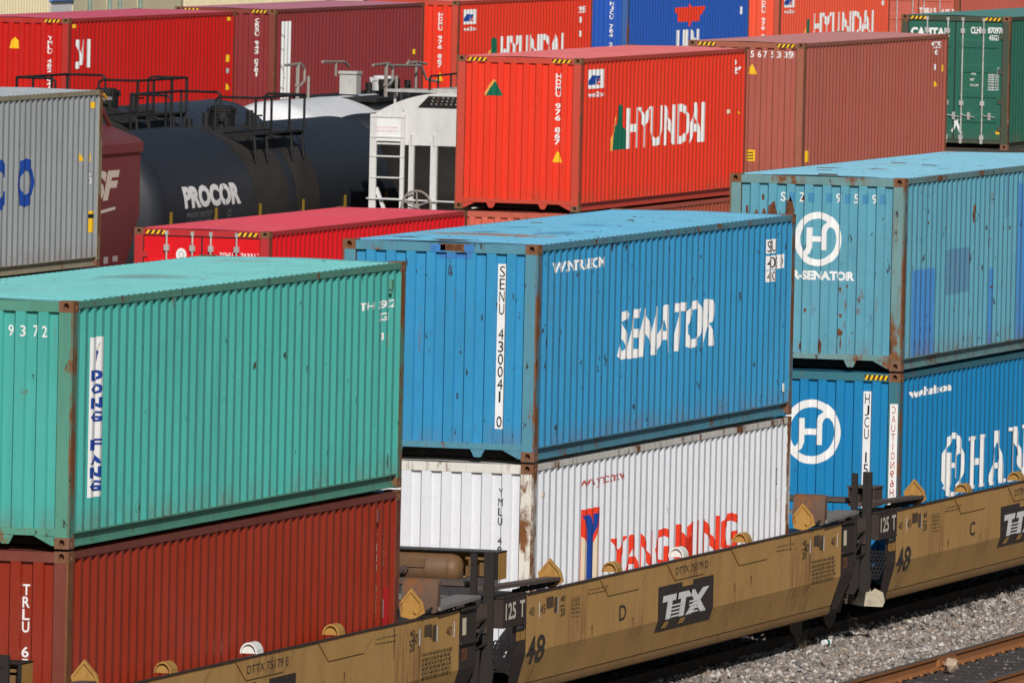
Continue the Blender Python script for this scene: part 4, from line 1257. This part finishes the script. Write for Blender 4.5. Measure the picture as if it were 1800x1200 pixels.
# white covered hopper: rounded roof, upright end wall over an inward-sloping end sheet
def arc_roof(half, ze, za, n=14):
    return [(-half + 2 * half * k / n, ze + (za - ze) * (1 - (2 * k / n - 1) ** 2) ** .92) for k in range(n + 1)]
t = thing('hopper_wagon', (103.8, 26.3, ZR), 'white covered hopper wagon with an end ladder, half hidden by the orange-red container', 'hopper wagon')
ro = arc_roof(1.55, 4.42, 4.90)
mb = MB()
mb.prism([(1.55, 3.85), (-1.55, 3.85)] + ro, 'x', 0, 15.5)
mb.build('body', WHTH, t)
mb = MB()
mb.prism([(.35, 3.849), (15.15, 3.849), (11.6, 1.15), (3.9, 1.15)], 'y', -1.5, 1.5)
mb.build('slope_sheet', SLOPEDARK, t)
mb = MB()
for y in (1.52, .92):
    mb.box(-.06, .0, y - .075 if y > 1 else y - .05, y + (.06 if y > 1 else .03), 2.0, 4.45)
for z in (2.32, 2.78, 3.2, 3.62, 4.0, 4.4):
    mb.box(-.075, -.045, .87, 1.56, z - .014, z + .014)
mb.build('ladder', WHTH, t)
mb = MB(); mb.box(-.055, -.035, .93, 1.50, 3.92, 4.40)
sg = mb.build('notice_board', M['dwhite'], t)
d = Decal(); d.text('DO NOT HUMP', 1.0, 1.42, 4.17, 4.205, 0, .02); d.text('SHOVE CAREFULLY', .99, 1.44, 4.10, 4.135, 0, .02)
d.build('notice_text', M['dpink'], t, dict(ub=[], map=lambda u, v, l: (-.055 - l, 2.44 - u, v)))
for y, w, z in ((.73, .10, 3.97), (.27, .13, 3.97), (-.6, .12, 3.9)):
    mb = MB(); mb.box(-.03, .06, y - w / 2, y + w / 2, 1.1, z)
    mb.tube((.0, y - .02, 3.84), (.0, y - .02, 4.06), .05, 8)
    mb.build('end_post', WHTH, t)
mb = MB()
mb.prism([(1.50, 3.0), (1.42, 3.0), (.98, 1.9), (.98, 1.75)], 'x', .0, .06)
mb.build('brace', WHTH, t)
mb = MB()
mb.tube((-.09, 1.62, 2.78), (-.09, -1.55, 2.74), .016, 6); mb.tube((-.09, 1.62, 2.3), (-.09, .9, 2.3), .016, 6)
mb.build('grab_rail', WHTH, t)
mb = MB(); mb.box(-.7, 1.5, -1.5, 1.5, 2.02, 2.30)
for y in (1.1, .75): mb.tube((-.3, y, 2.3), (-.3, y, 2.52), .06, 10)
mb.build('end_platform', WHTH, t)
mb = MB()
n = 20
for k in range(n):
    a, b = 2 * PI * k / n, 2 * PI * (k + 1) / n
    mb.tube((-.16, .56 + .30 * math.cos(a), 2.66 + .30 * math.sin(a)), (-.16, .56 + .30 * math.cos(b), 2.66 + .30 * math.sin(b)), .022, 6)
for k in range(5):
    a = 2 * PI * k / 5 + .3
    mb.tube((-.12, .56, 2.66), (-.16, .56 + .30 * math.cos(a), 2.66 + .30 * math.sin(a)), .016, 6)
mb.tube((-.17, .56, 2.66), (-.04, .56, 2.66), .05, 10)
mb.build('brake_wheel', M['hoprail'], t)
mb = MB()
mb.add([(-.015, .62, 4.60), (-.015, -.35, 4.60), (-.015, -.22, 4.83), (-.015, .40, 4.83)], [(0, 1, 2, 3)])
vd = mb.build('end_vent', M['ventdark'] if 'ventdark' in M else M['blacksteel'], t)
mb = MB()
for i in range(6):
    for j in range(3):
        mb.box(-.024, -.016, .32 - i * .10 - j * .02, .35 - i * .10 - j * .02, 4.66 + j * .06, 4.69 + j * .06)
mb.build('vent_grid', M['hoprail'], vd)
mb = MB(); mb.box(.1, 15.9, -.35, .35, 4.95, 4.98); mb.box(.15, 1.5, .35, 1.35, 4.90, 4.93); mb.box(.1, .15, -.4, 1.3, 4.89, 4.95)
for x in (.35, .8, 1.4): mb.tube((x, 1.2, 4.55), (x, 1.2, 4.88), .03, 6)
mb.build('roof_walk', M['galv'], t)
for y in (.42, -.42):
    mb = MB()
    mb.path([(.1, y, 4.95), (.1, y, 5.16), (.2, y, 5.22), (2.4, y, 5.24), (2.5, y, 5.16), (2.5, y, 4.95)], .022, 6)
    for x in (.7, 1.6): mb.tube((x, y, 4.95), (x, y, 5.23), .02, 6)
    mb.build('roof_rail', M['blacksteel'], t)

# red-brown covered hopper at the left
HRB = paint('oxide_red_hopper_paint', (.165, .034, .032, 1), .08, .35, .25, .5, seed=121, spots=.15, dent=.1)
t = thing('hopper_wagon', (64.2, 26.3, ZR), 'oxide-red covered hopper wagon with pale slanted letters, right behind the grey container', 'hopper wagon')
mb = MB()
sec = [(-1.55, 3.3), (-1.55, 4.42), (-1.60, 4.42), (-1.60, 4.58), (-1.50, 4.66), (-.55, 5.02), (.55, 5.02), (1.50, 4.66), (1.6, 4.58), (1.6, 4.42), (1.55, 4.42), (1.55, 3.3)]
mb.prism(sec, 'x', 0, 15.0)
mb.build('body', HRB, t)
mb = MB()
mb.prism([(0.0, 3.299), (15.0, 3.299), (13.2, 1.2), (1.8, 1.2)], 'y', -1.55, 1.55)
mb.build('slope_sheet', HRB, t)
mb = MB(); mb.box(-1.0, 16.2, -1.5, 1.5, 1.95, 2.12); mb.box(-.5, 15.6, -1.58, -1.48, 1.9, 2.2)
mb.build('underframe', HRB, t)
for y in (-1.0, 1.0):
    mb = MB()
    mb.path([(12.6, y, 4.92), (12.7, y, 5.30), (14.2, y, 5.32), (15.05, y, 4.75), (15.1, y, 4.55)], .04, 7)
    mb.tube((13.4, y, 4.9), (13.4, y, 5.3), .035, 7)
    mb.build('roof_rail', HRB, t)
mb = MB(); mb.box(.2, 14.6, -.62, .62, 5.06, 5.12); mb.box(13.0, 14.7, -1.1, 1.1, 5.32, 5.37)
mb.build('roof_walk', M['galv'], t)
mb = MB(); mb.path([(12.6, -1.1, 5.42), (14.2, -1.1, 5.42), (14.35, -1.1, 5.36)], .03, 7)
mb.build('roof_rail', M['dyellow'], t)
d = Decal(); d.text('BNSF', 10.35, 13.82, 3.60, 4.13, 0, .05, .25); d.stroke([(10.2, 3.42), (12.2, 3.38), (13.6, 3.46)], .055, 0)
d.build('lettering', M['dcream2'], t, dict(ub=[], map=lambda u, v, l: (u, -1.55 - l, v)))
d = Decal(); d.rect(13.0, 13.25, 2.5, 2.62, 0); d.rect(13.5, 13.8, 2.52, 2.62, 0)
d.build('stencil', M['dgrey'], t, dict(ub=[], map=lambda u, v, l: (u, -1.55 - l, v)))

# ------------------------------------------------------------------ warehouse behind
CREAM = paint('cream_siding_paint', (.66, .57, .36, 1), .04, .25, .25, .6, seed=131, spots=.02)
CREAM2 = paint('cream_door_paint', (.74, .66, .44, 1), .02, .15, .2, .6, seed=133, spots=.0)
t = thing('warehouse', (0, 62, -3.2), 'cream ribbed-metal warehouse along the top left behind all the containers', 'warehouse')
mb = MB()
x = 120.0
while x < 330:
    if 186.5 < x < 198.6:
        x += .24; continue
    mb.quad((x, 0, 0), (x + .15, 0, 0), (x + .15, 0, 11), (x, 0, 11)); mb.quad((x + .15, 0, 0), (x + .18, -.06, 0), (x + .18, -.06, 11), (x + .15, 0, 11))
    mb.quad((x + .18, -.06, 0), (x + .22, -.06, 0), (x + .22, -.06, 11), (x + .18, -.06, 11)); mb.quad((x + .22, -.06, 0), (x + .24, 0, 0), (x + .24, 0, 11), (x + .22, -.06, 11))
    x += .24
mb.box(186.4, 198.9, -.02, .1, 6.4, 11)
mb.build('wall', CREAM, t)
mb = MB(); mb.box(120, 330, .2, 30, 0, 10.8)
mb.build('wall', CREAM, t)
mb = MB(); mb.prism([(-.3, 11.0), (30.5, 11.0), (30.5, 11.3), (15, 13.5), (-.3, 11.3)], 'x', 119.5, 330.5)
mb.build('roof', M['galv'], t)
for a, b in ((188.6, 191.6), (191.75, 194.4), (194.55, 198.5)):
    mb = MB(); mb.box(a, b, -.05, .05, 0, 6.39)
    for k in range(1, 6): mb.box(a + .05, b - .05, -.07, -.05, k * 1.05, k * 1.05 + .04)
    mb.build('loading_door', CREAM2, t)
mb = MB(); mb.box(186.55, 188.5, -.05, .05, 0, 4.9); mb.build('loading_door', M['dwhite'], t)
mb = MB(); mb.box(186.55, 188.5, -.12, .02, 4.92, 6.3); mb.build('door_header', decalmat('blue_header_paint', (.12, .25, .58, 1)), t)
for x in (189.9, 191.68, 192.6, 194.48):
    mb = MB(); mb.tube((x, -.12, 0), (x, -.12, 6.6), .06, 8); mb.build('downpipe', plain('green_grey_pipe', (.22, .30, .26, 1), .6), t)

# ------------------------------------------------------------------ ground, ballast, tracks, litter
def gravel_mat(name, base, dark, sc):
    k = NT(name)
    v = k.n('ShaderNodeTexVoronoi'); v.inputs['Scale'].default_value = sc
    k.l(k.tc.outputs['Object'], v.inputs['Vector'])
    c = k.mix(k.ramp(k.noise(1.3, off=2, detail=5), .35, .7), base, dark)
    sep = k.n('ShaderNodeSeparateColor'); k.l(v.outputs['Color'], sep.inputs[0])
    c = k.mix(k.math('MULTIPLY', sep.outputs[0], .8), c, mul(dark, .5))
    k.l(c, k.b.inputs['Base Color']); k.b.inputs['Roughness'].default_value = .95
    k.b.inputs['Specular IOR Level'].default_value = .1
    bp = k.n('ShaderNodeBump'); bp.inputs['Strength'].default_value = .7; bp.inputs['Distance'].default_value = .04
    k.l(v.outputs['Distance'], bp.inputs['Height']); k.l(bp.outputs[0], k.b.inputs['Normal'])
    return k.m
mb = MB()
mb.quad((-1500, -1500, -3.26), (2500, -1500, -3.26), (2500, 2500, -3.26), (-1500, 2500, -3.26))
tag(mb.build('ground', gravel_mat('yard_dirt', (.16, .13, .11, 1), (.07, .055, .048, 1), 14)), kind='structure')

STONE = NT('ballast_stone')
at = STONE.n('ShaderNodeAttribute'); at.attribute_name = 'tone'
cr = STONE.n('ShaderNodeValToRGB')
el = cr.color_ramp.elements
el[0].position = 0; el[0].color = (.055, .048, .045, 1)
el[1].position = 1; el[1].color = (.52, .48, .44, 1)
for p, c in ((.25, (.14, .125, .115, 1)), (.5, (.23, .205, .19, 1)), (.62, (.26, .19, .14, 1)), (.8, (.33, .31, .295, 1))):
    e = cr.color_ramp.elements.new(p); e.color = c
STONE.l(at.outputs['Fac'], cr.inputs[0]); STONE.l(cr.outputs[0], STONE.b.inputs['Base Color'])
STONE.b.inputs['Roughness'].default_value = .9; STONE.b.inputs['Specular IOR Level'].default_value = .15
def ballast_z(x, y):
    if y < -1.75: return -3.16
    if y < .45: return -3.16 - .05 * math.sin((y + 1.75) / 2.2 * PI)
    return -3.15
def stones(name, n, xr, yfun, size, tone0, tone1, seed, zoff=0.0):
    rs = random.Random(seed)
    V, F, TN = [], [], []
    base = [(1, 0, 0), (-1, 0, 0), (0, 1, 0), (0, -1, 0), (0, 0, 1), (0, 0, -1)]
    fc = [(0, 2, 4), (2, 1, 4), (1, 3, 4), (3, 0, 4), (2, 0, 5), (1, 2, 5), (3, 1, 5), (0, 3, 5)]
    for i in range(n):
        x = xr[0] + (xr[1] - xr[0]) * rs.random()
        y = yfun(rs)
        s = size * (.45 + 1.25 * rs.random() ** 2.4)
        z = ballast_z(x, y) + zoff + rs.random() * .03
        R = Matrix.Rotation(rs.random() * 6.28, 3, 'Z') @ Matrix.Rotation(rs.random() * 6.28, 3, 'X')
        o = len(V)
        for b in base:
            k = s * (.6 + .65 * rs.random())
            p = R @ Vector((b[0] * k * 1.15, b[1] * k, b[2] * k * .8))
            V.append((x + p.x, y + p.y, z + p.z))
        F += [(a + o, b + o, c + o) for a, b, c in fc]
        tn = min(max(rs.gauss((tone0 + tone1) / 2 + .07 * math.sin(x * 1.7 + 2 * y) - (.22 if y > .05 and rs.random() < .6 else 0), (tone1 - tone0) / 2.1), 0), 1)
        TN += [tn] * 8
    me = bpy.data.meshes.new(name)
    me.from_pydata(V, [], F); me.materials.append(STONE.m)
    a = me.attributes.new('tone', 'FLOAT', 'FACE'); a.data.foreach_set('value', TN)
    o = bpy.data.objects.new(name, me); COL.objects.link(o)
    return tag(o, 'grey crushed-stone ballast between the well wagons and the empty track', 'ballast', kind='stuff')
mb = MB()
nx, ny = 120, 30
P = lambda i, j: (8 + 62 * i / nx, -2.1 + 5.6 * j / ny, ballast_z(0, -2.1 + 5.6 * j / ny) - .02)
for i in range(nx):
    for j in range(ny):
        mb.quad(P(i, j), P(i + 1, j), P(i + 1, j + 1), P(i, j + 1))
tag(mb.build('ballast_bed', gravel_mat('ballast_bed', (.14, .125, .115, 1), (.07, .06, .055, 1), 22)), kind='structure')
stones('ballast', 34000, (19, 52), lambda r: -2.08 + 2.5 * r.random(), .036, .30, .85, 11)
b2 = stones('ballast', 4200, (19, 52), lambda r: .25 + .9 * r.random(), .033, .02, .4, 12)  # low stone tones paint in the shade beneath the wagons
b2['label'] = 'brown ballast toned dark for shade along the wagon wheels'
b3 = stones('ballast', 5200, (19, 52), lambda r: -3.6 + 1.35 * r.random(), .022, .0, .28, 13, -.05)
b3['label'] = 'dark oily ballast between the rails of the empty track'

RAIL = paint('rust_orange_rail', (.30, .115, .035, 1), .3, .3, .2, .8, seed=141, spots=.3)
RAILTOP = plain('worn_rail_head', (.15, .11, .085, 1), .55, .3, .3, 4)
TIE = paint('oily_black_timber', (.050, .042, .040, 1), .0, .6, .3, .9, seed=143, spots=.0)
RAILDARK = plain('painted_shade_rail', (.045, .026, .016, 1), .85, var=.5, scale=8)  # rails under the wagons: their shade is put into this darker colour
def railway_track(yc, x0, x1, label, ties):
    t = thing('railway_track', (0, yc, ZR), label, 'railway track')
    for s in (-.755, .755):
        mb = MB()
        mb.prism([(s - .068, -.17), (s + .068, -.17), (s + .062, -.152), (s + .012, -.13), (s + .010, -.045), (s + .034, -.035), (s + .036, -.006), (s - .036, -.006), (s - .034, -.035), (s - .010, -.045), (s - .012, -.13), (s - .062, -.152)], 'x', x0, x1)
        r = mb.build('rail', RAIL if yc < 0 else RAILDARK, t)
        mb = MB(); mb.box(x0, x1, s - .034, s + .034, -.0055, .0)
        mb.build('rail_head', RAILTOP if yc < 0 else RAILDARK, r)
    for i in range(ties):
        x = x0 + .3 + i * (x1 - x0 - .6) / (ties - 1)
        mb = MB(); mb.box(x - .11, x + .11, -1.30, 1.30, -.36, -.175)
        mb.build('sleeper', TIE, t)
        if yc < 0:
            for s in (-.755, .755):
                for q in (-.10, .10):
                    mb = MB(); mb.box(x - .03, x + .03, s + q - .02, s + q + .02, -.172, -.135)
                    mb.build('spike', RAIL, t) if 20 < x < 44 and s > 0 and q < 0 else None
    return t
TRK = railway_track(-2.93, 10, 60, 'empty rusty railway track at the bottom right corner', 90)
railway_track(TY, -20, 70, 'railway track in the shade under the well wagons', 100)
mb = MB(); mb.box(29.2, 30.1, .695, .745, -.135, -.05); mb.box(29.2, 30.1, .70, .73, -.05, -.04)
for k in range(4): mb.tube((29.32 + k * .22, .66, -.09), (29.32 + k * .22, .75, -.09), .025, 8)
mb.build('joint_bar', RAIL, TRK)

t = thing('drink_cup', (31.9, .0, -3.13), 'white and green drink cup lying on the ballast beside the well wagon', 'cup')
mb = MB(); mb.tube((-.05, .0, .04), (.07, -.05, .04), .036, 20, r1=.045); mb.build('cup', M['dwhite'], t)
mb = MB(); mb.tube((.0, -.0208, .04), (.04, -.0375, .04), .0415, 20, r1=.0435, caps=False); mb.build('cup_band', M['dgreen'], t)
rs = random.Random(21)
mb = MB()
bm = bmesh.new(); bmesh.ops.create_icosphere(bm, subdivisions=2, radius=.085)
for v in bm.verts: v.co = Vector((v.co.x * (1.2 + rs.random() * .5), v.co.y * (.8 + rs.random() * .6), v.co.z * (.6 + rs.random() * .8)))
mb.add([v.co[:] for v in bm.verts], [[v.index for v in f.verts] for f in bm.faces]); bm.free()
o = mb.build('paper_scrap', plain('crumpled_paper', (.45, .34, .25, 1), .8, var=.15, scale=12)); o.location = (28.7, -2.50, -3.06)
tag(o, 'crumpled pale paper lying between the rails of the empty track', 'litter')
mb = MB()
for i in range(26):
    a = rs.random() * 6.28; h = .15 + rs.random() * .28; q = .05 + rs.random() * .15
    x, y = rs.gauss(0, .10), rs.gauss(0, .05)
    mb.add([(x - .008, y, 0), (x + .008, y, 0), (x + math.cos(a) * q, y + math.sin(a) * q, h)], [(0, 1, 2)])
o = mb.build('grass_tuft', plain('dry_grass', (.30, .21, .10, 1), .8)); o.location = (31.3, .18, -3.15)
tag(o, 'dry grass tuft growing in the ballast left of the drink cup', 'grass')

# ------------------------------------------------------------------ camera
yaw, pitch, roll, fpx = .2782, .049, .0218, 20188.7
fw = Vector((math.cos(pitch) * math.cos(yaw), math.cos(pitch) * math.sin(yaw), -math.sin(pitch)))
rt = Vector((math.sin(yaw), -math.cos(yaw), 0)); up = rt.cross(fw)
r2 = rt * math.cos(roll) + up * math.sin(roll); u2 = up * math.cos(roll) - rt * math.sin(roll)
cam = bpy.data.cameras.new('camera'); co = bpy.data.objects.new('camera', cam); COL.objects.link(co)
m = Matrix.Identity(4)
for i in range(3):
    m[i][0], m[i][1], m[i][2] = r2[i], u2[i], -fw[i]
m[0][3], m[1][3], m[2][3] = -113.8451, -37.2777, 8.1435
co.matrix_world = m
cam.sensor_width = 36; cam.sensor_fit = 'HORIZONTAL'; cam.lens = fpx / 1800 * 36
cam.clip_start = 5; cam.clip_end = 6000
cam.dof.use_dof = True; cam.dof.focus_distance = 148; cam.dof.aperture_fstop = 14
scene.camera = co

# ------------------------------------------------------------------ light
sd = Vector((-.79, -.355, .50)).normalized()        # towards the sun
sun = bpy.data.lights.new('sun', 'SUN'); so = bpy.data.objects.new('sun', sun); COL.objects.link(so)
sun.energy = 3.85; sun.angle = math.radians(.5); sun.color = (1.0, .965, .91)
so.rotation_euler = sd.to_track_quat('Z', 'Y').to_euler()
wd = bpy.data.worlds.new('World'); scene.world = wd; wd.use_nodes = True
nt = wd.node_tree; nt.nodes.clear()
sk = nt.nodes.new('ShaderNodeTexSky'); sk.sky_type = 'NISHITA'; sk.sun_disc = False
sk.sun_elevation = math.asin(sd.z); sk.sun_rotation = math.atan2(sd.x, sd.y)
bg = nt.nodes.new('ShaderNodeBackground'); bg.inputs[1].default_value = .05
wo = nt.nodes.new('ShaderNodeOutputWorld')
nt.links.new(sk.outputs[0], bg.inputs[0]); nt.links.new(bg.outputs[0], wo.inputs[0])
scene.view_settings.view_transform = 'Standard'; scene.view_settings.look = 'None'
scene.view_settings.exposure = 0; scene.view_settings.gamma = 1
